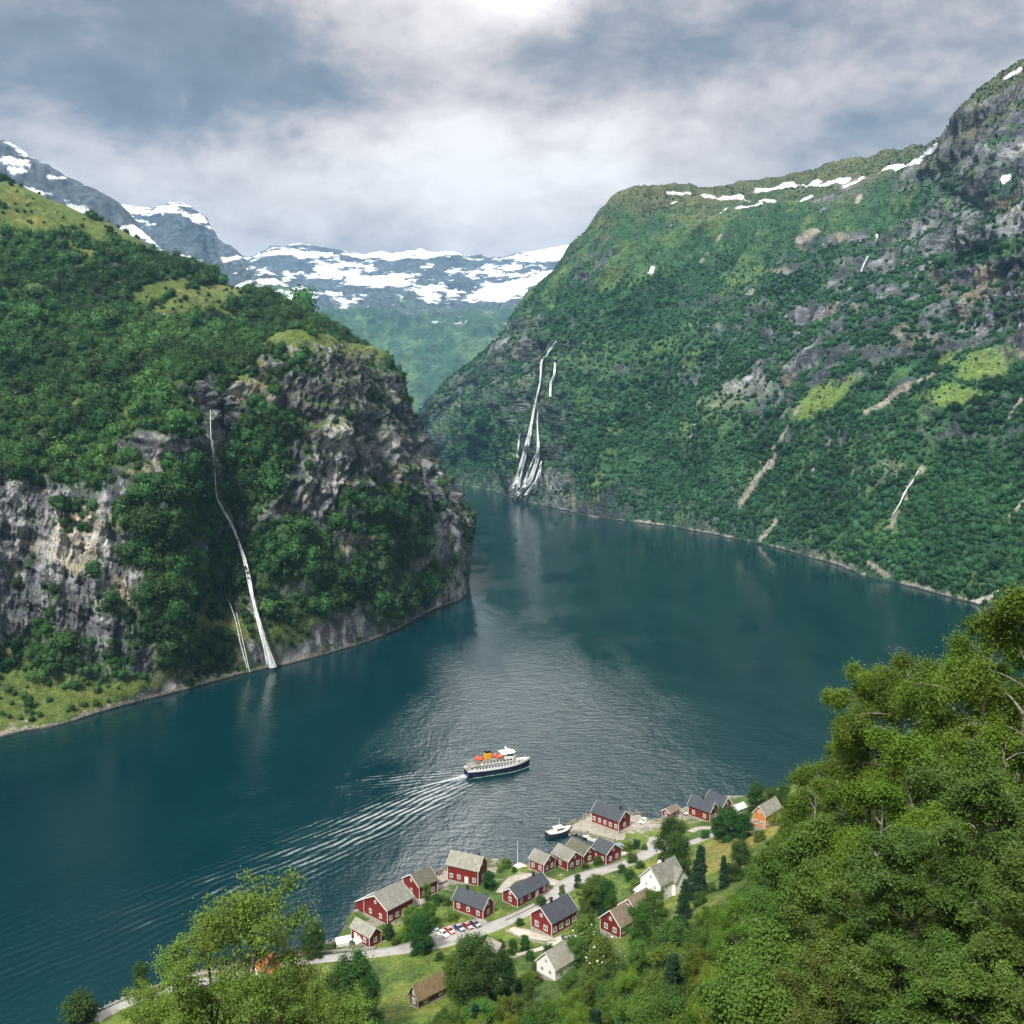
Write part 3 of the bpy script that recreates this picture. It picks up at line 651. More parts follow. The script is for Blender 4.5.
# ------------------------------------------------------------------ waterfalls: strands of white water on the rock
def fall_mat():
    m = bpy.data.materials.new('white_water'); m.use_nodes = True; t = NT(m.node_tree); b = t.n['Principled BSDF']
    ge = t.new('ShaderNodeNewGeometry'); mp = t.new('ShaderNodeMapping'); mp.inputs['Scale'].default_value = (1.6, 1.6, .22); t.l.new(ge.outputs['Position'], mp.inputs[0])
    n = t.noise(mp.outputs[0], .8, 5, .65); t.l.new(t.mix(t.smooth(n, .35, .65), (.36, .40, .42, 1), (.82, .85, .87, 1)), b.inputs['Base Color']); b.inputs['Roughness'].default_value = .6
    return m
M_FALL = fall_mat(); OFF = 2.6
def strand(r, pts, wid, seed, off=1.2):
    g = np.random.default_rng(seed); q = np.array([r.pick(*p) for p in pts]); k = len(q); w_ = np.array(wid if hasattr(wid, '__len__') else [wid] * k, float) * q[:, 1] / F
    wpx = 1.5 + max(w_ * F / q[:, 1]) * .3; n = max(12, int(sum(np.linalg.norm(np.diff(q, axis=0), axis=1)) / 2.5)); t = np.linspace(0, k - 1, n); c = catmull(q, t); ww = np.interp(t, np.arange(k), w_)
    # keep each sample in front of the rock that is there
    X, Y, _ = proj(c); mask = np.array([min(r.pick(a + da, b)[1] for da in (-wpx, 0, wpx)) for a, b in zip(X[::3], Y[::3])]); ym = np.interp(np.arange(n), np.arange(0, n, 3), mask); ym = np.minimum(ym, np.concatenate([ym[1:], ym[-1:]])); ym = np.minimum(ym, np.concatenate([ym[:1], ym[:-1]]))
    view = c - [0, 0, CAMZ]; sc_ = (np.minimum(ym, c[:, 1]) - off * (OFF + (2.2 if r is LEFT else 0))) / c[:, 1]; c = np.array([0, 0, CAMZ]) + view * sc_[:, None]
    ns = np.cumsum(g.normal(0, .3, n)); ns -= np.linspace(ns[0], ns[-1], n); c[:, 0] += ns * ww * .12
    rw = np.convolve(g.random(n + 8), np.ones(9) / 9, 'valid')[:n]; ww = ww * (.35 + 1.5 * rw + .25 * g.random(n)) * (1.35 if r is RIGHT else 1.0); mb = MB(); m = 8; V = []
    for i in range(n):
        for j in range(m):
            a = 2 * math.pi * j / m; V.append((c[i, 0] + math.cos(a) * ww[i] / 2, c[i, 1] - math.sin(a) * min(ww[i] * .35, 1.5), c[i, 2] + math.sin(a) * .1))
    i = np.arange(n * m).reshape(n, m); j = np.roll(i, -1, 1); return np.array(V), np.stack([i[:-1], j[:-1], j[1:], i[1:]], -1).reshape(-1, 4)
def waterfall(r, label, strands, group='waterfalls'):
    Vs = []; Fs = []; o = 0
    for s, (pts, wd) in enumerate(strands):
        for k in range(3):       # each strand is itself braided of thinner threads
            g = np.random.default_rng(90 + s * 7 + k); n = len(pts); w_ = np.array(wd if hasattr(wd, '__len__') else [wd] * n, float)
            lat = (k - 1) * .38 * w_ * (.5 + g.random(n)); P_ = [(a + l, b) for (a, b), l in zip(pts, lat)]
            if w_.max() < 1.9:
                if k != 1: continue
                w_ = w_ * 1.5; P_ = pts
            if k and n > 3: P_ = P_[1 if k == 2 else 0:]; w_ = w_[1 if k == 2 else 0:]
            V, f = strand(r, P_, w_ * (.62 if k == 1 else .45), s * 3 + k); Vs.append(V); Fs.append(f + o); o += len(V)
    me = npmesh('waterfall', np.concatenate(Vs), np.concatenate(Fs), M_FALL); return tag(link('waterfall', me), label, 'waterfall', group)
waterfall(LEFT, 'slender waterfall running down the green gully of the left cliff into the fjord', [([(211,410),(212,440),(214,470),(217,496),(223,508),(231,524),(238,541),(245,560),(249,580),(253,600),(259,622),(266,645),(273,668)], [.9,.9,1.0,1.2,1.8,2.2,2.0,2.4,2.6,3.0,3.6,4.6,6]),
   ([(250,590),(257,615),(263,640),(269,664)], [1, 1.4, 2, 3])])
waterfall(LEFT, 'faint thin trickle just left of the slender waterfall on the left cliff', [([(228,600),(235,620),(240,640),(247,668)], [.5, .6, .8, 1.0]), ([(236,612),(243,640),(250,672)], [.4,.5,.7])])
waterfall(RIGHT, 'tall multi-strand waterfall tumbling to the water at the bend of the fjord', [([(556,342),(550,350),(546,354),(542,361),(539,380),(536,398),(533,412),(530,430),(525,448),(520,466),(515,482),(511,490)], [1.2,1.3,1.2,1.8,2,2,2.2,2.6,3,3.2,3.6,4.5]),
   ([(538,404),(537,427),(538,445),(537,460),(533,472),(528,483),(520,492),(514,497)], [1,1.4,2,2.4,2.6,3.4,4,5]), ([(533,415),(530,438),(526,455),(521,472),(517,487)], [.8,1,1.2,1.8,2.4]), ([(536,455),(529,470),(524,485)], [1,1.6,2.4]), ([(524,452),(519,472),(513,491)], [.9,1.4,2.2]), ([(541,462),(536,480),(525,495)], [.9,1.6,2.8])])
waterfall(RIGHT, 'short side waterfall just right of the tall multi-strand waterfall', [([(554,363),(552,374),(550,384),(549.5,396)], [1.3,1.5,1.6,1.5])])
waterfall(RIGHT, 'thin low trickle just left of the foot of the tall multi-strand waterfall', [([(518,436),(517,446),(516,458)], [1,1.2,1.2])])
waterfall(RIGHT, 'short bright fall high on the right mountain beneath the long snow patch', [([(877,234),(876,240),(874,246)], [1.8,1.8,1.2])])
waterfall(RIGHT, 'thin dangling fall just below the short bright one high on the right mountain', [([(867,256),(864,264),(861,272)], [1.3,1.1,1.0])])
waterfall(RIGHT, 'pale stream over the ribbed rock low on the right mountain', [([(919,470),(913,480),(905,492),(899,503),(893,515)], [.6,.9,1.2,.8,.5])])
# ------------------------------------------------------------------ water
STERN = atz(466, 776); BOW = atz(530, 766)
def build_water():
    hx = np.array([BOW[0] - STERN[0], BOW[1] - STERN[1]]); hx = hx / np.linalg.norm(hx)
    x = np.concatenate([np.linspace(-3400, -700, 8)[:-1], np.linspace(-700, -215, 40)[:-1], np.arange(-215, 20, .75), np.linspace(20, 500, 60)[1:], np.linspace(500, 3400, 10)[1:]])
    y = np.concatenate([np.linspace(-300, 150, 6)[:-1], np.linspace(150, 235, 20)[:-1], np.arange(235, 460, .75), np.linspace(460, 1200, 60)[1:], np.linspace(1200, 9000, 14)[1:]])
    X, Y = np.meshgrid(x, y, indexing='ij')
    dx = X - STERN[0]; dy = Y - STERN[1]; wx = np.array([math.cos(R(33)), math.sin(R(33))]); s = -(dx * wx[0] + dy * wx[1]); t = dx * -wx[1] + dy * wx[0]; sh = -(dx * hx[0] + dy * hx[1]); th_ = dx * -hx[1] + dy * hx[0]
    s1 = np.maximum(s + 22, 0.01)
    bend = -.0006 * s1**2 * .6
    P3 = np.stack([X, Y, X * 0], -1); wob = fbm(P3, 40, 3, off=2.0)
    lat = t + bend * .4
    h = np.zeros_like(X); ring = 0
    for sg, A in ((1, .08), (-1, .18)):
        l = lat * sg; e = l - .40 * s1                    # distance from the cusp line
        wdt = 5 + .11 * s1
        lam = 2.7 + .007 * s1
        env = np.exp(-((e + wdt * .7) / wdt)**2) * np.exp(-s1 / 270) * sstep(s1, 4, 20) * (l > 0)
        h += A * env * (np.cos(2 * math.pi * (e * .93 + 2.6 * wob) / lam)) * np.clip(.7 + .9 * fbm(P3, 22, 3, off=sg), .1, 1.6)
        h += A * .5 * env * np.cos(2 * math.pi * (e + .18 * s1 + 2 * wob) / (lam * .8))
    inside = np.abs(lat) < .38 * s1
    h += .05 * inside * np.exp(-s1 / 60) * np.cos(2 * math.pi * s1 / 6.5) * sstep(s1, 20, 34)
    foam = np.exp(-(lat / (.7 + .003 * s1))**2) * np.exp(-np.maximum(s, 0) / 30) * (sh > -2) * .75
    foam += .5 * np.exp(-((np.abs(lat) - 1.6 - .17 * np.maximum(s, 0)) / (.4 + .01 * s1))**2) * np.exp(-np.maximum(s, 0) / 12) * (sh > -1)
    # wash along the hull
    hl = np.linalg.norm(BOW - STERN); inhull = (sh < 0) & (sh > -hl)
    foam += .8 * inhull * np.exp(-((np.abs(th_) - 3.9 * (1 - np.clip((-sh / hl - .55) / .45, 0, 1)**2)) / .7)**2) * .42
    slick = sstep(-(np.abs(lat) - (2 + .05 * s1)), -3, 2) * np.exp(-s1 / 140) * (s > 0)
    me = npmesh('fjord_water', np.stack([X, Y, h], -1).reshape(-1, 3), gridfaces(len(x), len(y)), None, fattr={'foam': foam.ravel(), 'slick': slick.ravel()})
    m = bpy.data.materials.new('fjord_water'); m.use_nodes = True; t = NT(m.node_tree); b = t.n['Principled BSDF']
    ge = t.new('ShaderNodeNewGeometry'); pos = ge.outputs['Position']
    af = t.new('ShaderNodeAttribute'); af.attribute_name = 'foam'; asl = t.new('ShaderNodeAttribute'); asl.attribute_name = 'slick'
    n_foam = t.noise(pos, 1.3, 4, .7)
    fo = t.smooth(t.math('MULTIPLY', af.outputs['Fac'], t.math('MULTIPLY_ADD', n_foam, 1.6, .1)), .12, .55)
    # gusts and slicks: long bands where the ripples are stronger or weaker
    st = t.new('ShaderNodeMapping'); st.inputs['Scale'].default_value = (1.0, .45, 1.0); st.inputs['Rotation'].default_value = (0, 0, R(18)); t.l.new(pos, st.inputs[0])
    g1 = t.noise(st.outputs[0], .011, 5, .55, 1.6); g2 = t.noise(st.outputs[0], .035, 4, .6, 1.0)
    gust = t.smooth(t.math('MULTIPLY_ADD', g2, .45, g1), .50, .90)
    gust = t.math('MULTIPLY', gust, t.math('SUBTRACT', 1.0, t.math('MULTIPLY', asl.outputs['Fac'], .6)))
    col = t.mix(g1, (.0003, .014, .020, 1), (.0006, .030, .036, 1))
    col = t.mix(fo, col, (.75, .80, .80, 1)); t.l.new(col, b.inputs['Base Color'])
    rg = t.math('MULTIPLY_ADD', gust, .09, .06); t.l.new(t.mix(fo, rg, (.8, .8, .8, 1)), b.inputs['Roughness'])
    b.inputs['IOR'].default_value = 1.333
    w1 = t.noise(pos, .55, 3, .6, .4); w2 = t.noise(pos, 1.6, 3, .6, .3); w3 = t.noise(pos, .13, 2, .5, .2)
    wv = t.new('ShaderNodeMapping'); wv.inputs['Scale'].default_value = (.35, 1.0, 1.0); wv.inputs['Rotation'].default_value = (0, 0, R(-12)); t.l.new(pos, wv.inputs[0])
    w4 = t.noise(wv.outputs[0], .42, 3, .6, .5)
    h = t.math('MULTIPLY', w1, .30); h = t.math('MULTIPLY_ADD', w2, .12, h); h = t.math('MULTIPLY_ADD', w3, .35, h); h = t.math('MULTIPLY_ADD', w4, .5, h)
    # a wind lane down the middle of the fjord, rougher than the lee water at its sides
    sp = t.new('ShaderNodeSeparateXYZ'); t.l.new(pos, sp.inputs[0]); xl = t.math('MULTIPLY_ADD', sp.outputs[1], -.068, 62.0); dl = t.math('ABSOLUTE', t.math('SUBTRACT', sp.outputs[0], xl))
    dl = t.math('DIVIDE', dl, t.math('MULTIPLY_ADD', sp.outputs[1], .11, 22.0)); dl = t.math('ADD', dl, t.math('MULTIPLY', t.math('SUBTRACT', g2, .5), 1.4)); lane0 = t.smooth(dl, .25, 1.25, 1.0, 0.0); near = t.smooth(sp.outputs[1], 420.0, 720.0, 1.0, 0.0); lane = t.math('MULTIPLY', lane0, near)
    t.l.new(t.mix(fo, t.math('MULTIPLY_ADD', lane, .10, rg), (.8, .8, .8, 1)), b.inputs['Roughness'])
    h = t.math('MULTIPLY', h, t.math('MULTIPLY_ADD', lane, 2.1, t.math('MULTIPLY_ADD', gust, .7, t.math('MULTIPLY_ADD', near, .22, .06))))
    bp = t.new('ShaderNodeBump'); bp.inputs['Strength'].default_value = .8; bp.inputs['Distance'].default_value = .5
    t.l.new(h, bp.inputs['Height']); t.l.new(bp.outputs[0], b.inputs['Normal'])
    me.materials.append(m); link('fjord_water', me, kind='structure')
build_water()
# ------------------------------------------------------------------ near land: the village flat and the hillside below the viewpoint
SHORE_PX = [(-60,1075),(30,1042),(85,1020),(148,990),(205,972),(262,962),(306,952),(334,943),(343,932),(350,915),(366,904),(388,891),(404,880),(424,874),(438,880),(446,868),
            (470,860),(498,860),(510,866),(526,866),(538,858),(552,858),(566,853),(582,855),(598,854),(609,850),(606,845),(590,838),(575,833),(567,828),(572,824),(592,815),(625,812),(641,820),(656,820),(672,814),(690,806),(720,797),(745,797),(770,793),(800,788)]
SHORE = [atz(a, b)[:2] for a, b in SHORE_PX] + [np.array(q, float) for q in [(150,432),(185,455),(230,490),(275,540),(315,590),(345,640),(372,690)]]
SHORE = np.array(SHORE)
CT = []
for a, b, z in [(90,1022,3.5),(150,996,3.5),(200,983,3.5),(262,970,3.5),(300,962,3.5),(345,960,3.2),(360,945,2),(385,935,2.5),(400,950,4),(420,915,2.5),(430,945,4),(444,893,2),(475,895,2.5),(470,910,3.5),(490,927,4),(533,909,4),
                (551,897,3.5),(584,876,2.5),(609,870,2.5),(636,861,2.8),(655,840,2),(610,835,1.6),(590,826,1.6),(640,824,1.6),(682,846,4),(712,836,5),(710,822,3),(740,830,6),(770,825,8),(650,880,6),(650,900,10),(615,885,5),(620,935,12),
                (580,905,5),(550,935,7),(580,935,9),(506,958,9),(530,945,7.5),(566,938,9),(540,972,14),(560,985,18),(505,985,14),(480,950,6),(425,1008,12),(380,985,8),(440,980,9),(300,990,6),(200,1010,6),(380,1020,13),(250,1020,9),(690,880,12),(740,850,12),(520,868,1.6),(555,872,2)]:
    p = atz(a, b, z); CT.append((p[0], p[1], z))
CT += [(0,-60,182),(0,-5,168),(0,8,162),(-14,40,132),(-26,60,114),(-34,100,78),(-50,140,54),(-60,180,30),(-30,215,20),(0,225,21),(20,235,24),(30,200,40),(8,150,56),(14,100,88),(14,60,116),
       (45,80,120),(44,110,106),(48,160,80),(54,220,44),(50,250,27),(70,260,36),(80,300,24),(90,340,16),(110,380,10),(22,40,131),(50,40,140),(90,80,140),(40,20,150),(8,22,150),(90,20,165),(110,120,135),(130,170,105),(140,230,80),
       (150,300,50),(180,380,26),(250,400,60),(300,470,50),(350,560,40),(400,640,30),(300,300,120),(300,150,190),(250,0,240),(100,-40,190),(450,450,150),(600,500,220),(600,200,300),(-120,40,110),(-200,-20,120),(-130,120,50),(-190,120,40),(-140,190,14),(-200,180,10),(-260,60,90),(-120,-60,180),(600,-100,330),(-260,-60,170)]
CT = np.array(CT); _c = 9.0
def _phi(d2): return np.sqrt(d2 + _c * _c)
_D = ((CT[:, None, :2] - CT[None, :, :2])**2).sum(-1); _n = len(CT)
_A = np.zeros((_n + 3, _n + 3)); _A[:_n, :_n] = _phi(_D) ; _A[:_n, :_n] -= np.eye(_n) * 2.0
_A[:_n, _n] = 1; _A[:_n, _n+1:] = CT[:, :2] / 100; _A[_n, :_n] = 1; _A[_n+1:, :_n] = CT[:, :2].T / 100
_W = np.linalg.solve(_A, np.concatenate([CT[:, 2], [0, 0, 0]]))
def shore_dist(x, y):
    """signed distance to the waterline, positive on land"""
    p = np.stack([x, y], -1); best = np.full(x.shape, 1e9); 
    for a, b in zip(SHORE[:-1], SHORE[1:]):
        ab = b - a; t = np.clip(((p - a) @ ab) / (ab @ ab), 0, 1); q = a + t[..., None] * ab; best = np.minimum(best, ((p - q)**2).sum(-1))
    poly = np.concatenate([SHORE, [[900, 1000], [1500, 900], [1500, -900], [-1500, -900], [-900, 60], [-320, 180]]])
    ins = np.zeros(x.shape, bool); j = len(poly) - 1
    for i in range(len(poly)):
        xi, yi = poly[i]; xj, yj = poly[j]
        c = ((yi > y) != (yj > y)) & (x < (xj - xi) * (y - yi) / (yj - yi + 1e-12) + xi); ins ^= c; j = i
    return np.where(ins, 1, -1) * np.sqrt(best)
def G(x, y, rough=True):
    x = np.asarray(x, float); y = np.asarray(y, float); sh = x.shape; x = np.atleast_1d(x).ravel(); y = np.atleast_1d(y).ravel()
    z = _W[_n] + _W[_n+1] * x / 100 + _W[_n+2] * y / 100
    for k in range(_n): z = z + _W[k] * _phi((x - CT[k, 0])**2 + (y - CT[k, 1])**2)
    d = shore_dist(x, y)
    zi = np.minimum(np.maximum(z, .9), .55 + np.maximum(d, 0) * .8)
    zz = np.where(d > 0, zi, np.maximum(.55 + d * .9, -8))
    return zz.reshape(sh) if sh else float(zz[0])
def on(px, py, lift=0.0):
    """the point of the near land seen through a pixel"""
    d = pixdir(px, py); t = np.arange(190, 620, 1.0); P = np.array([0, 0, CAMZ]) + d * t[:, None]; g = G(P[:, 0], P[:, 1]); k = np.argmax(P[:, 2] <= g)
    if k == 0: return atz(px, py, 1.0)
    a = (P[k-1, 2] - g[k-1]); b = (g[k] - P[k, 2]); f = a / (a + b + 1e-9); p = P[k-1] * (1 - f) + P[k] * f; return p
def build_ground():
    x = np.concatenate([np.arange(-300, -170, 5), np.arange(-170, 150, 1.5), np.arange(150, 380, 4), np.arange(380, 900, 14)])
    y = np.concatenate([np.arange(-120, 200, 4), np.arange(200, 450, 1.3), np.arange(450, 1000, 8)])
    X, Y = np.meshgrid(x, y, indexing='ij'); d = shore_dist(X, Y); Z = G(X, Y)
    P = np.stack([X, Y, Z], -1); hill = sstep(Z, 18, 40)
    n1 = fbm(P, 22, 5, off=1.5); n2 = fbm(P, 6, 4, .6, off=4.5)
    P[..., 2] += (n1 * 2.2 * hill + n2 * .7 * hill + .10 * n2 * (Z > 1.2) * (1 - hill))
    c = lerp((.060, .105, .022), (.115, .165, .030), sstep(n1 + .5 * n2, -.4, .4)); c = lerp(c, (.17, .16, .045), sstep(n2 + .3 * n1, .25, .7) * .5)
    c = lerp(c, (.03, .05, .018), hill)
    for a, b, r_, k in [(690,870,16,.8), (745,838,14,1), (735,850,12,.8)]:
        q = on(a, b); m = sstep(1.1 + .5 * n1 - np.hypot(X - q[0], Y - q[1]) / r_, 0, .5) * k; c = lerp(c, (.21, .19, .05), m)
    sh = sstep(1.1 + 2.0 * n2 + .8 * n1 - Z * 1.0, -.3, .3); c = lerp(c, (.27, .25, .21), sh * .9); c = lerp(c, (.05, .05, .045), sstep(.55 - Z, 0, .3))
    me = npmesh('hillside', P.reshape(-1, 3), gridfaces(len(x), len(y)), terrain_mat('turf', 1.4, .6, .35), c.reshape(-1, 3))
    link('hillside', me, kind='structure')
build_ground()

M_ROAD = mat('asphalt', (.33, .32, .305), .9, nscale=.35, namt=.12, bump=.2, bscale=4)
M_GRAVEL = mat('gravel_track', (.36, .33, .29), .95, nscale=.8, namt=.2, bump=.4, bscale=6)
M_PATH = mat('pale_path', (.46, .43, .37), .95, nscale=.8, namt=.15)
M_WHITE = mat('white_paint', (.72, .71, .68), .55, nscale=.8, namt=.06)
def drape(name, line, width, m, lift=.10, **kw):
    """a strip laid on the ground along a line of seen points"""
    pts = np.array([on(*p)[:2] for p in line]); k = len(pts); w = np.array(width if hasattr(width, '__len__') else [width] * k, float)
    n = int(np.linalg.norm(np.diff(pts, axis=0), axis=1).sum() / 1.2) + 2; t = np.linspace(0, k - 1, n)
    q = catmull(pts, t); ww = np.interp(t, np.arange(k), w); tg = np.gradient(q, axis=0); tg /= np.linalg.norm(tg, axis=1)[:, None] + 1e-9; nr = np.stack([-tg[:, 1], tg[:, 0]], 1)
    u = np.linspace(-.5, .5, 5); V = q[:, None] + nr[:, None] * (u[None, :] * ww[:, None])[..., None]
    zc = G(q[:, 0], q[:, 1]); Z = G(V[..., 0], V[..., 1]); Z = np.maximum(Z, Z * .4 + zc[:, None] * .6) + lift; V = np.concatenate([V, Z[..., None]], -1)
    E = V.copy(); E[..., 2] -= .8
    vv = np.concatenate([E[:, :1], V, E[:, -1:]], 1)
    return link(name, npmesh(name, vv.reshape(-1, 3), gridfaces(n, 7), m), **kw)
ROAD = [(60,1046),(95,1020),(150,995),(205,982),(262,970),(310,961),(345,957),(372,954),(400,950),(431,944),(457,937),(495,926),(533,909),(555,895),(570,884),(584,877),(609,869),(636,860),(652,850),(660,838)]
drape('road', ROAD, [5,5,5,5,5,5,5,5.5,6,9,9,6,5.2,6,8,7.5,5.5,5.5,7,8], M_ROAD, kind='structure')
drape('road_branch', [(656,852),(682,846),(712,836),(745,824),(775,812)], 4.0, M_ROAD, .14, kind='structure')
drape('parking_area', [(433,938),(450,931),(470,926),(486,921)], 6.5, M_ROAD, .07, kind='structure')
drape('path', [(500,962),(508,957),(530,952),(549,946),(560,939),(575,937)], [2,2,2,2.4,4,3], M_PATH, .1, kind='structure')
drape('path', [(510,929),(525,933),(545,938),(552,939)], [4,5,4,2], M_PATH, .08, kind='structure')
drape('path', [(404,902),(418,903),(430,893),(440,884)], [3,4,4,3], M_GRAVEL, .08, kind='structure')
drape('path', [(500,893),(512,880),(530,876),(545,880),(560,884)], [3,4,5,5,4], M_GRAVEL, .08, kind='structure')
drape('path', [(690,832),(700,828),(712,828)], [3,3,3], M_GRAVEL, .08, kind='structure')
# concrete quay and its apron
def flat_slab(name, pix, z, m, depth=3.0, **kw):
    pts = [atz(a, b, z) for a, b in pix]; mb = MB(); mb.prism([(p[0], p[1]) for p in pts], z - depth, z, 'z'); return mb.build(name, m, **kw)
M_CONC = mat('quay_concrete', (.30, .275, .235), .9, nscale=.5, namt=.2, bump=.2, bscale=3)
M_STONE = mat('rubble_stone', (.16, .145, .12), .95, nscale=1.2, namt=.5, bump=1.0, bscale=1.5)
M_TIMBER = mat('grey_timber', (.30, .26, .22), .85, nscale=1.5, namt=.25)
# ------------------------------------------------------------------ buildings
def wood_mat(name, col, board=.16, var=.12, rough=.75):
    m = bpy.data.materials.new(name); m.use_nodes = True; t = NT(m.node_tree); b = t.n['Principled BSDF']
    tc = t.new('ShaderNodeTexCoord'); sp = t.new('ShaderNodeSeparateXYZ'); t.l.new(tc.outputs['Object'], sp.inputs[0])
    u = t.math('ADD', sp.outputs[0], sp.outputs[1]); w_ = t.math('SINE', t.math('MULTIPLY', u, 2 * math.pi / board))
    mp = t.new('ShaderNodeMapping'); mp.inputs['Scale'].default_value = (3, 3, .35); t.l.new(tc.outputs['Object'], mp.inputs[0])
    n = t.noise(mp.outputs[0], 1.0, 5, .65); f = t.math('MULTIPLY', t.smooth(n, .3, .7, 1 - var, 1 + var), t.smooth(w_, -1, -.7, .72, 1))
    mm = t.vmath('SCALE', col); t.l.new(f, mm.node.inputs['Scale']); t.l.new(mm, b.inputs['Base Color']); b.inputs['Roughness'].default_value = rough
    bp = t.new('ShaderNodeBump'); bp.inputs['Strength'].default_value = .4; bp.inputs['Distance'].default_value = .03; t.l.new(w_, bp.inputs['Height']); t.l.new(bp.outputs[0], b.inputs['Normal'])
    MATS[name] = m; return m
def roof_mat(name, col, var=.18, moss=None, course=.42):
    m = bpy.data.materials.new(name); m.use_nodes = True; t = NT(m.node_tree); b = t.n['Principled BSDF']
    tc = t.new('ShaderNodeTexCoord'); sp = t.new('ShaderNodeSeparateXYZ'); t.l.new(tc.outputs['Object'], sp.inputs[0])
    w_ = t.math('FRACT', t.math('MULTIPLY', sp.outputs[2], 1 / course * 1.5))
    v = t.new('ShaderNodeTexVoronoi'); mp = t.new('ShaderNodeMapping'); mp.inputs['Scale'].default_value = (2.2, 2.2, 3.4); t.l.new(tc.outputs['Object'], mp.inputs[0]); t.l.new(mp.outputs[0], v.inputs['Vector']); v.inputs['Scale'].default_value = 1
    n = t.noise(tc.outputs['Object'], .55, 6, .65); sv = t.new('ShaderNodeSeparateColor'); t.l.new(v.outputs['Color'], sv.inputs[0])
    f = t.math('MULTIPLY', t.smooth(n, .3, .7, 1 - var, 1 + var), t.math('MULTIPLY_ADD', sv.outputs[0], var * 1.6, 1 - var * .8)); f = t.math('MULTIPLY', f, t.smooth(w_, 0, .18, .72, 1))
    mm = t.vmath('SCALE', col); t.l.new(f, mm.node.inputs['Scale']); c = mm
    if moss: c = t.mix(t.smooth(t.noise(tc.outputs['Object'], .9, 5, .7), .5, .68), mm, (*moss, 1))
    t.l.new(c, b.inputs['Base Color']); b.inputs['Roughness'].default_value = .8
    bp = t.new('ShaderNodeBump'); bp.inputs['Strength'].default_value = .5; bp.inputs['Distance'].default_value = .04; t.l.new(w_, bp.inputs['Height']); t.l.new(bp.outputs[0], b.inputs['Normal'])
    MATS[name] = m; return m
M_RED = wood_mat('red_boards', (.180, .012, .010)); M_RED2 = wood_mat('dark_red_boards', (.15, .012, .010)); M_WWOOD = wood_mat('white_boards', (.82, .82, .81), var=.04)
M_ORANGE = wood_mat('ochre_boards', (.55, .22, .06)); M_BROWNW = wood_mat('tarred_boards', (.09, .045, .03))
R_GREY = roof_mat('weathered_slate', (.20, .20, .175), moss=(.16, .17, .11)); R_LIGHT = roof_mat('pale_slate', (.26, .255, .22), moss=(.22, .22, .15)); R_OLIVE = roof_mat('mossy_slate', (.11, .105, .075), moss=(.07, .08, .04))
R_SLATE = roof_mat('blue_slate', (.050, .060, .075), var=.12); R_BROWN = roof_mat('brown_shingle', (.19, .145, .105), moss=(.12, .10, .06)); R_TAN = roof_mat('tan_thatch', (.22, .15, .085), moss=(.13, .12, .05)); R_ORANGE = roof_mat('clay_tile', (.50, .17, .075))
R_TURF = mat('turf_roof', (.14, .20, .045), .95, nscale=1.0, namt=.35, bump=.6, bscale=4); R_WHITE = mat('white_metal_roof', (.62, .63, .62), .5, nscale=.8, namt=.06)
M_GLASS = mat('window_glass', (.035, .05, .06), .08, spec=.8); M_STONEW = mat('foundation_stone', (.30, .28, .25), .9, nscale=2, namt=.3, bump=.5, bscale=4)
M_CHIM = mat('chimney_brick', (.035, .033, .035), .85, nscale=4, namt=.2); M_CURT = mat('curtain_white', (.6, .6, .58), .8)

def window(root, x, y, z, wd, ht, ax, sgn, fw=.17, m=None):
    """frame and pane on a wall; ax 'y' = on a long wall, 'x' = on a gable"""
    m = m or M_WHITE; fr = MB(); pa = MB(); d = .07
    def bx(mb, a0, a1, z0, z1, o0, o1):
        p, q = sorted((sgn * o0, sgn * o1))
        if ax == 'y': mb.box(x + a0, x + a1, y + p, y + q, z + z0, z + z1)
        else: mb.box(x + p, x + q, y + a0, y + a1, z + z0, z + z1)
    h, k = wd / 2, ht / 2
    bx(fr, -h - fw, h + fw, k, k + fw, -.02, d); bx(fr, -h - fw, h + fw, -k - fw, -k, -.02, d + .03)
    bx(fr, -h - fw, -h, -k, k, -.02, d); bx(fr, h, h + fw, -k, k, -.02, d); bx(fr, -.05, .05, -k, k, -.02, d - .02); bx(fr, -h, -.05, -.04 + k * .3, .04 + k * .3, -.02, d - .03); bx(fr, .05, h, -.04 + k * .3, .04 + k * .3, -.02, d - .03)
    f = fr.build('window', m, root); bx(pa, -h, h, -k, k, -.05, .015); pa.build('pane', M_GLASS, f); return f
def door(root, x, y, wd, ht, ax, sgn, m, z=.1, leaf=2):
    mb = MB(); p, q = sorted((-.02, sgn * .06))
    if ax == 'y': mb.box(x - wd/2, x + wd/2, y + p, y + q, z, z + ht)
    else: mb.box(x + p, x + q, y - wd/2, y + wd/2, z, z + ht)
    d = mb.build('door', m, root); fr = MB(); p, q = sorted((-.02, sgn * .09))
    for a0, a1, z0, z1 in ((-wd/2 - .15, -wd/2, z, z + ht + .15), (wd/2, wd/2 + .15, z, z + ht + .15), (-wd/2, wd/2, z + ht, z + ht + .15)):
        if ax == 'y': fr.box(x + a0, x + a1, y + p, y + q, z0, z1)
        else: fr.box(x + p, x + q, y + a0, y + a1, z0, z1)
    fr.build('frame', M_WHITE, d)
    kn = MB(); q1, q2 = sorted((sgn * .06, sgn * .12))
    if ax == 'y': kn.box(x + wd*.33, x + wd*.33 + .1, y + q1, y + q2, z + 1.0, z + 1.12)
    else: kn.box(x + q1, x + q2, y + wd*.33, y + wd*.33 + .1, z + 1.0, z + 1.12)
    kn.build('handle', M_CHIM, d); return d
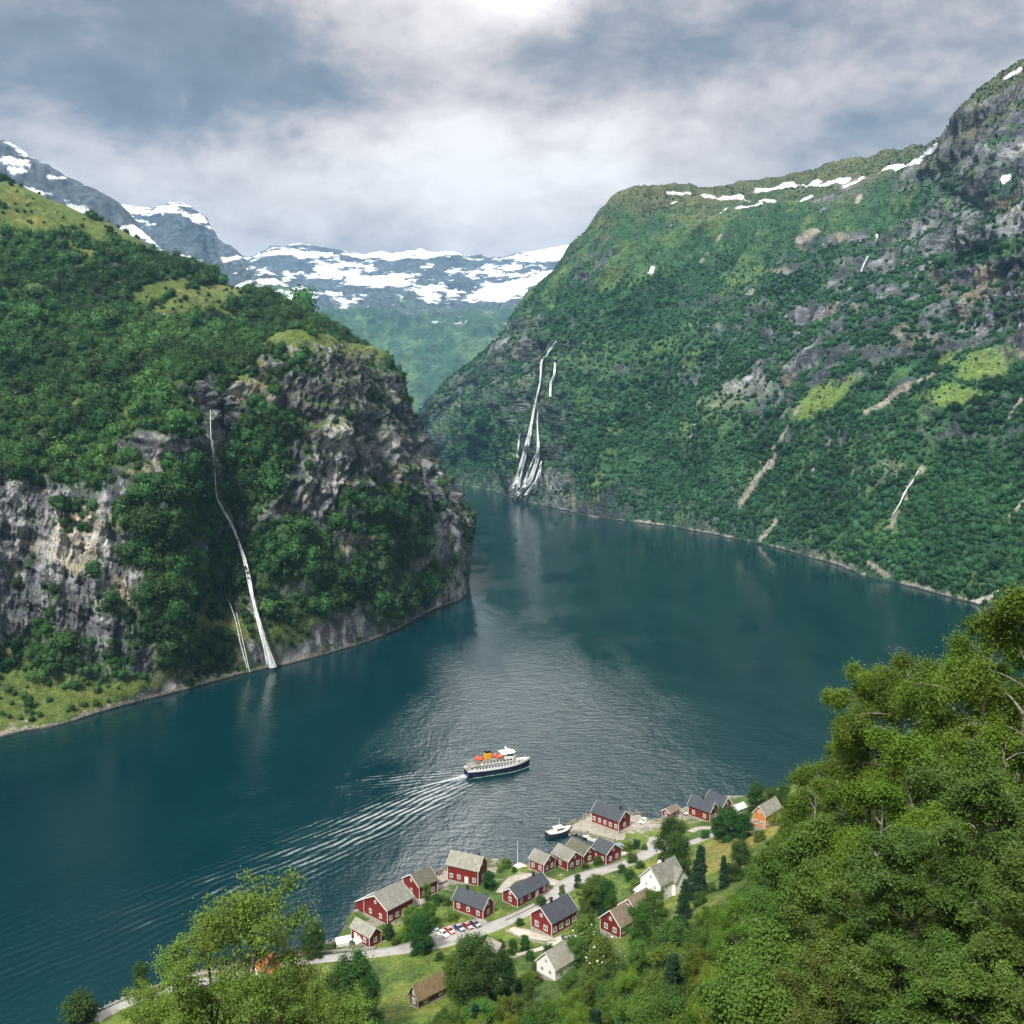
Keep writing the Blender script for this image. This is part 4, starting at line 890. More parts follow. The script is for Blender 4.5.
def gabled(root, Ln, W, h, rise, wall, roof, x0=0, y0=0, over=.45, trim=True, pitchcap=True, prefix='', rot=0, wn='wall', rn='roof', tm=None):
    tm = tm or M_WHITE
    """walls with gables and a two-sided roof with thickness"""
    hl, hw = Ln / 2, W / 2; mb = MB()
    mb.prism([(-hw, 0), (hw, 0), (hw, h), (0, h + rise), (-hw, h)], -hl, hl, 'x'); mb.v = [(a + x0, b + y0, c) for a, b, c in mb.v]
    wl = mb.build(wn, wall, root)
    th = .22; sl = rise / hw; e = over; rb = MB(); zlow = h - sl * e
    rb.prism([(-hw - e, zlow + .03), (0, h + rise + .03), (hw + e, zlow + .03), (hw + e, zlow + th + .03), (0, h + rise + th + .08), (-hw - e, zlow + th + .03)], -hl - e, hl + e, 'x')
    rb.v = [(a + x0, b + y0, c) for a, b, c in rb.v]; rf = rb.build(rn, roof, root)
    if trim:
        for sx in (-1, 1):
            for sy in (-1, 1):
                t = MB(); px_, py_ = sx * hl, sy * hw
                t.box(min(px_, px_ + sx*.06) - (.0 if sx > 0 else .0) - .11*(sx > 0), max(px_, px_ + sx*.06) + .11*(sx < 0), min(py_ - sy*.11, py_ + sy*.06), max(py_ - sy*.11, py_ + sy*.06), .02, h - .02); t.v = [(a + x0, b + y0, c) for a, b, c in t.v]; t.build('corner_board', tm, root)
            b_ = MB(); q = sx * (hl + e); x1, x2 = sorted((q - sx * .02, q + sx * .06)); bw = .30
            for sy in (-1, 1):
                b_.prism([(sy * (hw + e), zlow - .10), (0, h + rise - .10), (0, h + rise + th + .10), (sy * (hw + e), zlow + th + .06)], x1, x2, 'x')
            b_.v = [(a + x0, b + y0, c) for a, b, c in b_.v]; b_.build('barge_board', tm, root)
    return wl, rf
def chimney(rf, x, y, z, w_=.8, h=1.5, m=None):
    c = MB(); c.box(x - w_/2, x + w_/2, y - w_*.4, y + w_*.4, z - .8, z + h); c.box(x - w_/2 - .08, x + w_/2 + .08, y - w_*.4 - .08, y + w_*.4 + .08, z + h, z + h + .15); return c.build('chimney', m or M_CHIM, rf)
def site(Cn, Lp, Rp, gable, z=None, lmin=0):
    """where a house stands: its seen base corners on the ground -> centre, heading, length, width"""
    c = on(*Cn); zz = c[2] if z is None else z; c = atz(*Cn, zz) if z is not None else c; l = atz(*Lp, zz); r = atz(*Rp, zz)
    a = (l - c)[:2]; b = (r - c)[:2]
    u = -a if gable == 'R' else b
    if gable == 'R': Ln = np.linalg.norm(a); W = None; o = b
    else: Ln = np.linalg.norm(b); o = a
    u = u / np.linalg.norm(u); v = np.array([-u[1], u[0]])
    # share the skew between both walls
    v2 = o / np.linalg.norm(o); v2 = v2 if v2 @ v > 0 else -v2; vm = v * 1.4 + v2 * .6; vm /= np.linalg.norm(vm); v = vm; u = np.array([v[1], -v[0]])
    W = abs(o @ v) ; Ln = abs((a if gable == 'R' else b) @ u)
    cc = c[:2] + (-u * Ln / 2 if gable == 'R' else u * Ln / 2) + v * W / 2
    return cc, zz, math.atan2(u[1], u[0]), Ln, W
HOUSES = []
def house(name, label, cat, Cn, Lp, Rp, gable, h, rise, wall, roof, wl=3, wg=2, gw=True, ch=None, dr=None, group='red wooden buildings of the village', z=None, W=None, Ln=None, win=(1.0, 1.25), attic=True, found=True, fz=0, tm=None, two=False, trim=True, Wmax=99):
    cc, zz, rz, L_, W_ = site(Cn, Lp, Rp, gable, z)
    W_ = min(W_, Wmax)
    if W: W_ = W
    if Ln: L_ = Ln
    root = thing(name, label, cat, (cc[0], cc[1], zz + fz), rz, group)
    gabled(root, L_, W_, h, rise, wall, roof, tm=tm, trim=trim)
    if found:
        f = MB(); f.box(-L_/2 - .05, L_/2 + .05, -W_/2 - .05, W_/2 + .05, -2.2, .12); f.build('foundation', M_STONEW, root)
    gx = 1 if gable == 'R' else -1; zs = [min(h * .55, 1.75)] if not two else [1.6, 4.1]
    for zw in zs:
        for i in range(wl):
            x = (i + .5) / wl * L_ - L_ / 2
            if dr is not None and i == dr and zw == zs[0]:
                door(root, x, -W_/2, 1.2, 2.2, 'y', -1, M_WHITE if wall is not M_WWOOD else M_CHIM)
            else: window(root, x, -W_/2, zw, win[0], win[1], 'y', -1)
            window(root, x, W_/2, zw, win[0], win[1], 'y', 1)
        for i in range(wg):
            y = ((i + .5) / wg - .5) * W_ * .86; window(root, gx * L_/2, y, zw, win[0], win[1], 'x', gx); window(root, -gx * L_/2, y, zw, win[0], win[1], 'x', -gx)
    if attic and rise > 1.6: window(root, gx * L_/2, 0, h + rise * .28, .7, .75, 'x', gx, .14)
    if ch is not None: chimney([o for o in root.children if o.name.startswith('roof')][0], ch * L_, 0, h + rise)
    HOUSES.append((cc, L_, W_, rz)); return root, L_, W_

house('boat_shed', 'small red shed with pale grey roof, lowest and leftmost of the red buildings', 'shed', (369.5,948), (348,939.5), (385,944), 'R', 3.6, 2.0, M_RED, R_LIGHT, wl=2, wg=1, dr=0, attic=False)
r1, L1, W1 = house('boathouse', 'wide red boathouse with grey roof and white lean-to, just above the leftmost shed', 'boathouse', (388.5,925), (358,914.5), (416,912), 'L', 4.8, 3.0, M_RED, R_GREY, wl=4, wg=2, dr=2, Wmax=11.5)
# its lean-to on the lake side
lt = MB(); lt.prism([(W1/2, 0), (W1/2 + 4.2, 0), (W1/2 + 4.2, 2.2), (W1/2, 4.5)], -L1/2 + .1, L1/2 - 4, 'x'); lt.build('lean_to', M_RED, r1)
lr = MB(); lr.prism([(W1/2 - .1, 4.62), (W1/2 + 4.6, 2.1), (W1/2 + 4.6, 2.3), (W1/2 - .1, 4.85)], -L1/2 - .4, L1/2 - 3.6, 'x'); lr.build('lean_to_roof', R_WHITE, r1)
house('boathouse', 'red boathouse with dark mossy roof between wide boathouse and largest warehouse', 'boathouse', (419.5,900), (404.5,890), (437,892), 'L', 4.6, 2.9, M_RED, R_OLIVE, wl=2, wg=1)
r2, L2, W2 = house('warehouse', 'largest red warehouse with pale grey roof on the shore above the parked cars', 'warehouse', (478,886), (444.5,882), (496,879), 'R', 5.6, 3.4, M_RED, R_LIGHT, wl=4, wg=1, dr=2, ch=None, Wmax=13)
chimney([o for o in r2.children if o.name.startswith('roof')][0], L2*.32, 1.6, 8.2, .7, .9)
r3, L3, W3 = house('cottage', 'red cottage with dark slate roof directly behind the row of parked cars', 'house', (483,920), (450.5,911), (498,914.5), 'R', 3.7, 2.8, M_RED, R_SLATE, wl=3, wg=1, ch=-.2)
dm = MB(); dm.prism([(-.9, 0), (.9, 0), (.9, .5), (0, 1.3), (-.9, .5)], 0.2, 3.2, 'y'); dm.v = [(a + L3*.25, b, c + 4.6) for a, b, c in dm.v]; dm.build('dormer', R_SLATE, r3)
house('longhouse', 'long low red house with dark slate roof between the road and the row of boathouses', 'house', (517.5,907.5), (500.5,901.5), (550.5,892), 'L', 3.2, 2.2, M_RED, R_SLATE, wl=4, wg=1, dr=2, ch=.25)
house('house', 'large red house with blue-black slate roof, chimney and pale terrace', 'house', (551.7,936.5), (525,929), (580.5,924), 'L', 4.2, 3.4, M_RED, R_SLATE, wl=4, wg=2, ch=-.12, win=(1.3, 1.4))
BG = 'row of small gabled boathouses'
house('boathouse', 'leftmost of the four small gabled boathouses, pale roof, beside the flagpole', 'boathouse', (543.5,874), (528.5,868.5), (558,869), 'R', 3.6, 2.4, M_RED, R_GREY, wl=2, wg=2, group=BG)
house('boathouse', 'second from left of the four small gabled boathouses, with brown-grey roof', 'boathouse', (567.7,871), (553,862.5), (581,865), 'R', 3.6, 2.6, M_RED, R_GREY, wl=1, wg=2, group=BG)
house('boathouse', 'third from left of the four small gabled boathouses, dull brown roof, by the harbour basin', 'boathouse', (583.5,864.5), (567.5,854.5), (595,860), 'R', 3.5, 2.5, M_RED, R_OLIVE, wl=2, wg=1, group=BG)
house('boathouse', 'rightmost of the four small gabled boathouses, with a dark slate roof', 'boathouse', (606,865), (591,858.5), (623.5,859.5), 'R', 4.0, 2.7, M_RED, R_SLATE, wl=2, wg=2, group=BG)
house('warehouse', 'long red warehouse with slate roof and chimney standing alone on the stone quay', 'warehouse', (618.6,831.6), (589.3,822.5), (634,827), 'R', 4.2, 3.0, M_RED, R_SLATE, wl=5, wg=1, ch=.35, z=1.9)
house('house', 'front one of the two joined red houses at the right end of the shore', 'house', (709.8,822), (688,814.5), (718,818), 'R', 4.2, 3.0, M_RED, R_SLATE, wl=2, wg=2, ch=.0)
house('house', 'rear one of the two joined red houses at the right end of the shore', 'house', (722,817.5), (706,809.5), (730,813.5), 'R', 4.6, 3.0, M_RED, R_SLATE, wl=2, wg=1)
# white villa with a cross wing
r4, L4, W4 = house('villa', 'white two-storey villa with grey-brown cross roof on the grass behind the dark trees', 'house', (664,901), (640.5,893), (681,894), 'L', 5.8, 4.4, M_WWOOD, R_GREY, wl=2, wg=2, two=True, group='white houses', ch=.02, win=(.75, .95), Wmax=10.5, Ln=11)
x = MB(); x.prism([(-3, 0), (3, 0), (3, 5.2), (0, 8.4), (-3, 5.2)], -W4/2 - 1.2, W4/2, 'y'); x.v = [(a + L4*.30, b, c) for a, b, c in x.v]; x.build('cross_wing', M_WWOOD, r4)
x = MB(); x.prism([(-3.4, 4.85), (0, 8.45), (3.4, 4.85), (3.4, 5.1), (0, 8.75), (-3.4, 5.1)], -W4/2 - 1.6, W4*.1, 'y'); x.v = [(a + L4*.30, b, c) for a, b, c in x.v]; x.build('cross_roof', R_GREY, r4)
window(r4, L4*.30, -W4/2 - 1.2, 3.9, .8, 1.0, 'y', -1); window(r4, L4*.30, -W4/2 - 1.2, 1.5, .8, 1.0, 'y', -1)
x = MB(); x.box(-L4/2 - 3.4, -L4/2 - .02, -W4/2 + .6, W4/2 - .4, -1.5, 2.3); x.build('porch', M_WWOOD, r4); x = MB(); x.prism([(-L4/2 - 3.8, 2.28), (-L4/2 - .02, 3.1), (-L4/2 - .02, 3.28), (-L4/2 - 3.8, 2.45)], -W4/2 + .3, W4/2 - .1, 'y'); x.build('porch_roof', R_WHITE, r4)
house('house', 'red house with worn brown roof among the trees below the white villa', 'house', (620.5,938.5), (601,928), (634,930), 'L', 3.6, 3.6, M_RED2, R_BROWN, wl=2, wg=2, Wmax=9)
house('barn', 'brown-roofed barn joined behind the red house below the white villa', 'barn', (640,922), (622,914), (652,914), 'L', 3.8, 2.8, M_RED2, R_BROWN, wl=2, wg=1, Ln=9)
house('cottage', 'small white cottage with pale roof just above the lower wood', 'house', (559,979), (536.5,971.5), (573,972), 'L', 3.4, 3.4, M_WWOOD, R_LIGHT, wl=2, wg=2, group='white houses', win=(.8, 1.0), Ln=8)
house('stone_hut', 'low hut with a plain grey roof poking out between bushes beside the road', 'shed', (497,958), (484,952.5), (506,953), 'R', 2.0, 1.6, M_STONEW, R_LIGHT, wl=1, wg=1, group='small sheds', attic=False, trim=False)
house('barn', 'old timber barn with tan thatch-like roof at the edge of the green field', 'barn', (418,1009), (409,1003.5), (449,994), 'L', 2.8, 3.0, M_BROWNW, R_TAN, wl=2, wg=1, group='small sheds', Wmax=8, tm=M_TIMBER)
house('house', 'ochre house with pale roof showing beside the birches at the right end of the village', 'house', (765,829), (753,825), (780,819.5), 'L', 5.0, 3.0, M_ORANGE, R_LIGHT, wl=3, wg=2, group='ochre houses')
house('house', 'house with orange tiled roof glimpsed through the tall tree at lower left', 'house', (262,990), (244,985), (282,980), 'L', 3.6, 3.2, M_WWOOD, R_ORANGE, wl=3, wg=2, group='ochre houses')
house('shed', 'tiny white-roofed shed on the shore left of the round dark tree', 'shed', (738,815), (731,812), (746,812), 'L', 2.2, 1.2, M_WWOOD, R_WHITE, wl=1, wg=1, group='small sheds', attic=False)
house('shed', 'low red boat shed beside the water, just left of the two joined red houses', 'shed', (670,818), (661,815.5), (680,814), 'L', 2.0, 1.2, M_RED, R_BROWN, wl=2, wg=1, group='small sheds', attic=False, z=1.4)

# ------------------------------------------------------------------ quay, jetties
flat_slab('quay', [(566,829),(575,823.5),(592,817),(640,815),(650,824),(662,824),(668,832),(660,852),(650,860),(638,850),(610,838),(588,832)], 1.75, M_CONC, 4, label='pale concrete quay under the long red warehouse', category='quay')
def rubble(name, label, pix, n, s, seed):
    g = np.random.default_rng(seed); bm = bmesh.new()
    pts = np.array([atz(a, b, .4) for a, b in pix])
    for i in range(n):
        t = g.random() * (len(pts) - 1); k = int(t); p = pts[k] * (1 - t + k) + pts[k + 1] * (t - k) + g.normal(0, .9, 3) * [1, 1, .35]
        r_ = bmesh.ops.create_icosphere(bm, subdivisions=1, radius=s * g.uniform(.5, 1.3)); sc3 = g.uniform(.6, 1.2, 3)
        for v in r_['verts']: v.co = Vector((v.co.x * sc3[0], v.co.y * sc3[1], v.co.z * sc3[2] * .8)) * (1 + .25 * g.normal()) + Vector(p)
    me = bpy.data.meshes.new(name); bm.to_mesh(me); bm.free(); me.materials.append(M_STONE); return tag(link(name, me), label, 'rocks', kind='stuff')
rubble('rocks', 'dark boulders heaped along the harbour side of the quay', [(568,832),(588,835),(610,842),(632,850)], 170, 1.0, 1)
rubble('rocks', 'boulders lining the lake side of the quay', [(567,827),(575,822),(592,814.5),(620,812),(640,814)], 110, .8, 2)
rubble('rocks', 'rough stones along the village shore below the road', [(85,1018),(148,989),(205,971),(262,961),(306,951),(336,943)], 220, .6, 3)
rubble('rocks', 'rough stones along the village shore between the boathouses', [(350,918),(404,883),(446,870),(498,863),(526,868)], 160, .7, 4)
rubble('rocks', 'stones on the shore right of the quay', [(656,822),(690,809),(720,799),(745,799),(770,795),(800,790)], 140, .8, 5)
def jetty(label, a, b, wd, z=.9, m=None, name='jetty', posts=True, group='jetties'):
    p = atz(*a, z); q = atz(*b, z); d = q - p; L = np.linalg.norm(d[:2]); rz = math.atan2(d[1], d[0]); root = thing(name, label, 'jetty', ((p[0]+q[0])/2, (p[1]+q[1])/2, 0), rz, group)
    MB().box(-L/2, L/2, -wd/2, wd/2, z - .25, z).build('deck', m or M_TIMBER, root)
    if posts:
        for i in range(max(2, int(L / 4))):
            for s in (-1, 1):
                x = -L/2 + .4 + (L - .8) * i / (max(2, int(L / 4)) - 1); MB().tube([(x, s * (wd/2 - .2), -3), (x, s * (wd/2 - .2), z + .35)], .13, 6).build('post', M_STONE, root)
    for s in (-1, 1): MB().box(-L/2, L/2, s * wd/2 - .08, s * wd/2 + .08, z + .01, z + .14).build('edge_beam', M_TIMBER, root)
jetty('white floating jetty lying in the harbour basin', (584,835), (607,843), 2.6, .8, mat('bleached_planks', (.62, .57, .52), .8, nscale=1, namt=.12), posts=False)
jetty('pale timber jetty in front of the leftmost small boathouse by the flagpole', (516,864), (530,871), 4.0, 1.3, mat('bleached_planks', (.62, .57, .52), .8))
jetty('timber deck on the lake side of the largest red warehouse', (436,881), (448,876), 4.5, 1.4)
jetty('timber landing at the shore by the wide red boathouse', (392,899), (404,893), 3.0, 1.1)
jetty('timber deck behind the small boathouses at the basin', (610,850), (626,857), 3.5, 1.6)

# ------------------------------------------------------------------ flagpole, walls, tents
p = on(517.7, 866); fp = thing('flagpole', 'tall white flagpole beside the timber jetty', 'flagpole', p); MB().tube([(0, 0, -.5), (0, 0, 9.3)], [.14, .08], 8).build('pole', M_WHITE, fp); MB().box(-.4, .4, -.4, .4, -.5, .15).build('base', M_CONC, fp)
kn = MB(); kn.tube([(0, 0, 9.3), (0, 0, 9.38), (0, 0, 9.52), (0, 0, 9.6)], [.06, .16, .16, .05], 8); kn.build('knob', M_WHITE, fp)
def wall_line(name, label, pix, th, h, m, cat='wall', z0=0):
    P = [on(*q) for q in pix]; mb = MB()
    for a, b in zip(P[:-1], P[1:]):
        d = (b - a)[:2]; L = np.linalg.norm(d); n = np.array([-d[1], d[0]]) / L * th / 2; a_ = a[:2]; b_ = b[:2]
        q = [a_ - n, b_ - n, b_ + n, a_ + n]; zs = [a[2], b[2], b[2], a[2]]
        mb.add([(*q[i], zs[i] - 1.5) for i in range(4)] + [(*q[i], zs[i] + h) for i in range(4)], [(0,3,2,1),(4,5,6,7),(0,1,5,4),(1,2,6,5),(2,3,7,6),(3,0,4,7)])
    o = mb.build(name, m); return tag(o, label, cat)
wall_line('retaining_wall', 'low dark stone wall along the lake side of the road at lower left', [(88,1017),(148,990),(200,976),(262,964),(306,955),(345,951.5),(375,949)], .5, .7, M_STONEW)
wall_line('retaining_wall', 'low stone wall edging the terrace of the large red house', [(506,930),(520,938),(545,944),(556,941)], .5, .35, M_STONEW)
wall_line('retaining_wall', 'kerb wall between the road and the terrace of the large red house', [(505,921),(522,913),(540,904),(552,898)], .35, .55, M_STONEW)
wall_line('retaining_wall', 'thin stone wall above the small white cottage', [(500,962),(515,958),(532,953)], .4, .5, M_STONEW)
def tent(label, px, py, L, W, h, rz):
    q = on(px, py); root = thing('tent', label, 'tent', q, rz, 'white tents by the leftmost shed')
    MB().prism([(-W/2, h*.55), (0, h), (W/2, h*.55), (W/2, h*.5), (0, h*.95), (-W/2, h*.5)], -L/2, L/2, 'x').build('canopy', M_WHITE, root)
    for s in (-1, 1): MB().box(-L/2, L/2, s*W/2 - .03, s*W/2 + .03, 0, h*.52).build('side_cloth', M_WHITE, root)
    for a in (-1, 1):
        for b in (-1, 1): MB().tube([(a*(L/2-.05), b*(W/2-.1), -.3), (a*(L/2-.05), b*(W/2-.1), h*.55)], .05, 6).build('pole', M_TIMBER, root)
tent('white tent on the shore at the far left of the leftmost shed', 343, 944, 5, 4, 2.6, .4)
tent('white awning tent pitched against the long wall of the leftmost shed', 357, 945.5, 3.6, 3.2, 3.0, .9)
def fence(label, pix, h=1.0):
    P = [on(*q) for q in pix]; root = thing('fence', label, 'fence', P[0], 0, 'wooden fences')
    for a, b in zip(P[:-1], P[1:]):
        a = a - P[0]; b = b - P[0]; L = np.linalg.norm(b - a); n = max(2, int(L / 2.2))
        for i in range(n + 1): q = a + (b - a) * i / n; MB().box(q[0]-.07, q[0]+.07, q[1]-.07, q[1]+.07, q[2]-.4, q[2]+h).build('post', M_TIMBER, root)
        for k in (.45, .9): MB().tube([a + [0, 0, k*h], b + [0, 0, k*h]], .05, 5).build('rail', M_TIMBER, root)
fence('weathered rail fence between the warehouse yard and the mossy-roofed boathouse', [(428,884),(440,890),(456,893)])
fence('pale rail fence along the grass edge below the main road', [(560,905),(573,899),(583,892)])

# ------------------------------------------------------------------ vehicles
M_TYRE = mat('tyre_rubber', (.015, .015, .015), .8); M_RIM = mat('wheel_rim', (.4, .4, .42), .35, .8); M_CARGLASS = mat('car_glass', (.02, .025, .03), .05, spec=1); M_LAMP = mat('lamp_lens', (.75, .75, .7), .2); M_TAIL = mat('tail_lens', (.3, .01, .01), .3)
def paint(n, c): return mat(n, c, .25, .0, spec=.9)
def car(label, px, py, rz, col, L=4.3, W=1.75, H=1.45, van=False, group='parked cars beside the red cottage'):
    q = on(px, py, 0); root = thing('car', label, 'car', (q[0], q[1], q[2] + .1), rz, group); k = L / 2
    prof = [(-k, .3), (-k, .85), (-k + .12, .95), (-k + .55, 1.0), (-k + 1.0, H), (k - 2.1, H), (k - 1.35, .98), (k - .15, .82), (k, .6), (k, .3)] if not van else [(-k, .3), (-k, H - .1), (-k + .1, H), (k - 1.3, H), (k - .8, 1.15), (k - .1, .95), (k, .7), (k, .3)]
    mb = MB(); mb.prism(prof, -W/2, W/2, 'y'); mb.v = [(a, b * (.84 if c > 1.2 else 1), c) for a, b, c in mb.v]; mb.build('body', paint('paint_' + col[0], col[1]), root, bevel=.05)
    if not van:
        g = MB(); g.prism([(-k + .72, 1.03), (-k + 1.05, H - .06), (k - 2.15, H - .06), (k - 1.55, 1.03)], -W/2 - .004, W/2 + .004, 'y'); g.v = [(a, b * (.87 if c > 1.2 else .99), c) for a, b, c in g.v]; g.build('side_window', M_CARGLASS, root)
        MB().add([(k-1.30, -W*.40, 1.01), (k-1.30, W*.40, 1.01), (k-2.03, W*.34, H-.01), (k-2.03, -W*.34, H-.01)], [(0,1,2,3)]).build('windscreen', M_CARGLASS, root)
        MB().add([(-k+.53, -W*.40, 1.03), (-k+.53, W*.40, 1.03), (-k+.93, W*.34, H-.0), (-k+.93, -W*.34, H-.0)], [(3,2,1,0)]).build('rear_window', M_CARGLASS, root)
    else:
        MB().add([(k-.77, -W*.42, 1.17), (k-.77, W*.42, 1.17), (k-1.27, W*.36, H-.03), (k-1.27, -W*.36, H-.03)], [(0,1,2,3)]).build('windscreen', M_CARGLASS, root)
    for sx in (-1, 1):
        for sy in (-1, 1):
            x, y = sx * (k - .8), sy * (W/2 - .08); w_ = MB().tube([(x, y - .11, .31), (x, y + .11, .31)], .31, 14).build('wheel', M_TYRE, root); MB().tube([(x, y - sy*.0 + sy*.10, .31), (x, y + sy*.125, .31)], .18, 10).build('rim', M_RIM, w_)
    for sy in (-1, 1):
        MB().box(k - .04, k + .02, sy*W*.36 - .16, sy*W*.36 + .16, .58, .74).build('headlight', M_LAMP, root); MB().box(-k - .02, -k + .04, sy*W*.38 - .12, sy*W*.38 + .12, .68, .86).build('tail_light', M_TAIL, root)
    return root
RZ = math.atan2(*(on(479, 927) - on(470, 922))[[1, 0]])
for lb, x_, y_, cl in [('black car at the right end of the parked row', 475.3, 926, ('black', (.02,.025,.04))), ('dark red car second from the right in the parked row', 467.8, 928, ('maroon', (.22,.03,.03))),
                       ('dark blue car in the middle of the parked row', 459.3, 930, ('blue', (.02,.04,.13))), ('bright red car between the blue and the white cars in the parked row', 449.5, 932.6, ('red', (.42,.04,.03))),
                       ('white car parked slightly forward of the bright red one', 443.5, 935.8, ('white', (.7,.7,.7))), ('silver car at the left end of the parked row', 437, 934, ('silver', (.45,.47,.48)))]:
    car(lb, x_, y_, RZ, cl)
car('grey van parked beside the small white cottage', 507, 985, .5, ('grey', (.25, .26, .27)), 4.8, 1.9, 2.0, True, 'vans')
car('small dark car standing at the end of the pale path', 566, 941, 1.9, ('black', (.02,.025,.04)), group='vans')
# dull green lorry and a white boat on a trailer
q = on(612, 852); lor = thing('lorry', 'green flatbed lorry parked on the grass beside the road', 'lorry', q, .48)
MB().box(-3.2, 2.0, -1.2, 1.2, .7, 1.0).build('bed', mat('lorry_green', (.10, .20, .17), .5), lor); MB().box(-3.2, 1.9, -1.15, 1.15, 1.0, 2.3).build('tarpaulin', mat('tarp_green', (.16, .26, .23), .7, nscale=1, namt=.1), lor, bevel=.15)
MB().prism([(2.1, .5), (4.2, .5), (4.2, 1.5), (3.8, 2.5), (2.1, 2.5)], -1.15, 1.15, 'y').build('cab', mat('cab_blue', (.12, .22, .30), .4), lor, bevel=.06)
MB().add([(4.22, -1, 1.5), (4.22, 1, 1.5), (3.86, .95, 2.4), (3.86, -.95, 2.4)], [(0,1,2,3)]).build('windscreen', M_CARGLASS, lor)
for sx in (-2.2, -1.0, 3.1):
    for sy in (-1, 1): MB().tube([(sx, sy*1.0 - .15, .45), (sx, sy*1.0 + .15, .45)], .45, 12).build('wheel', M_TYRE, lor)
q = on(618, 857.5); tr = thing('boat_trailer', 'white upturned boat on a low trailer in the grass below the green lorry', 'trailer', q, .42)
MB().box(-4, 4, -.9, .9, .45, .65).build('bed', M_TIMBER, tr)
hb = MB(); hb.tube([(-4.1, 0, 1.0), (-3, 0, 1.05), (0, 0, 1.1), (2.6, 0, 1.05), (4.2, 0, .95)], [.5, .75, .8, .7, .15], 12); hb.v = [(a, b * 1.25, .66 + max(c - .66, 0) * 1.0) for a, b, c in hb.v]; hb.build('hull', M_WHITE, tr, smooth=True)
for sy in (-1, 1): MB().tube([(-.5, sy*.8 - .1, .3), (-.5, sy*.8 + .1, .3)], .3, 10).build('wheel', M_TYRE, tr)

# ------------------------------------------------------------------ boats
def hull_mesh(L, B, D, sheer=.3, n=18, stern=.75, z0=-.6, full=.55, top=1.0):
    """lofted hull: stations from transom to stem; returns MB of the shell with its deck"""
    mb = MB(); secs = []
    for i in range(n + 1):
        t = i / n; x = -L/2 + L * t
        b = B/2 * (stern + (1 - stern) * math.sin(min(t / .45, 1) * math.pi/2)) * (1 - max(0, (t - full) / (1 - full))**2.2); b = max(b, .02)
        zt = D + sheer * (abs(t - .35) / .65)**2 * 1.6; wl = .82 + .1 * (1 - t)
        rake = max(0, (t - .8) / .2) * L * .03
        secs.append([(x - rake*1.5, 0, z0), (x - rake, b * .55, z0 + .1), (x - rake*.5, b * wl, .15 * D), (x, b, zt)])
    m = 4
    for s in secs: mb.v += [(p[0], -p[1], p[2]) for p in s[::-1]] + [tuple(p) for p in s[1:]]
    k = 7
    for i in range(n):
        for j in range(k - 1): mb.f.append((i*k + j, i*k + j + 1, (i+1)*k + j + 1, (i+1)*k + j))
        mb.f.append((i*k + 6, i*k, (i+1)*k, (i+1)*k + 6))
    mb.f.append(tuple(range(7))[::-1]); mb.f.append(tuple(n*k + j for j in range(7)))
    return mb, secs
def small_boat(label, a, b, wd, hullm, cabin=True, name='motorboat', group='small boats at the village', mast=False, z=0, rail=True, canopy=False):
    p = atz(*a, z); q = atz(*b, z); d = q - p; L = np.linalg.norm(d[:2]); root = thing(name, label, 'boat', ((p[0]+q[0])/2, (p[1]+q[1])/2, z), math.atan2(d[1], d[0]), group)
    mb, _ = hull_mesh(L, wd, .38 * wd, .25 * wd * .5, 12, .8, -.3); mb.build('hull', hullm, root)
    dm, _ = hull_mesh(L * .93, wd * .86, .1, .25 * wd * .5, 12, .8, -.05); dm.v = [(x, y, z_ + .38 * wd - .06) for x, y, z_ in dm.v]; dm.build('deck', M_WHITE, root)
    h0 = .38 * wd
    if cabin:
        MB().prism([(-L*.2, h0), (L*.16, h0), (L*.10, h0 + 1.5), (-L*.18, h0 + 1.5)], -wd*.3, wd*.3, 'y').build('cabin', M_WHITE, root, bevel=.05)
        for s in (-1, 1): MB().box(-L*.15, L*.08, s*wd*.3 - .03, s*wd*.3 + .03, h0 + .8, h0 + 1.25).build('cabin_window', M_CARGLASS, root)
        MB().box(-L*.21, L*.13, -wd*.34, wd*.34, h0 + 1.5, h0 + 1.62).build('cabin_roof', M_WHITE, root)
    else:
        for x in (-.25, 0, .22): MB().box(L*x - .2, L*x + .2, -wd*.38, wd*.38, h0 + .05, h0 + .2).build('bench', M_TIMBER, root)
    if mast: MB().tube([(-L*.02, 0, h0 + 1.5), (-L*.02, 0, h0 + 5)], [.08, .05], 6).build('mast', M_WHITE, root)
    return root
M_DKHULL = mat('dark_hull', (.03, .035, .05), .4)
sb = small_boat('white and dark tour boat with crowded open deck, mooring just left of the quay tip', (547,838), (572,831.5), 4.6, M_DKHULL, mast=True, name='tour_boat')
for i, (x_, y_) in enumerate([(-3.4, .8), (-3.0, -.7), (-2.4, .9), (3.0, .3), (2.4, -.5)]): MB().box(x_ - .2, x_ + .2, y_ - .2, y_ + .2, 1.9, 2.7).build('deck_locker', [mat('locker_pink', (.6, .35, .3), .7), M_WHITE][i % 2], sb, bevel=.05)
small_boat('white cabin boat tied to the lake side of the quay apron', (640,822.5), (649,826.5), 2.6, M_WHITE)
small_boat('dark-hulled motorboat lying next to the white cabin boat at the quay apron', (636,825.5), (650,831), 2.4, M_DKHULL)
small_boat('small white motorboat moored at the inner end of the harbour basin', (600,847), (606,851), 1.9, M_WHITE, cabin=False, name='rowing_boat')
small_boat('small boat floating off the wide red boathouse with lean-to', (378,899), (386,895), 2.2, M_WHITE)
small_boat('narrow white rowing boat tied beside the floating jetty in the basin', (588,839.5), (597,842.5), 1.5, M_WHITE, cabin=False, name='rowing_boat')
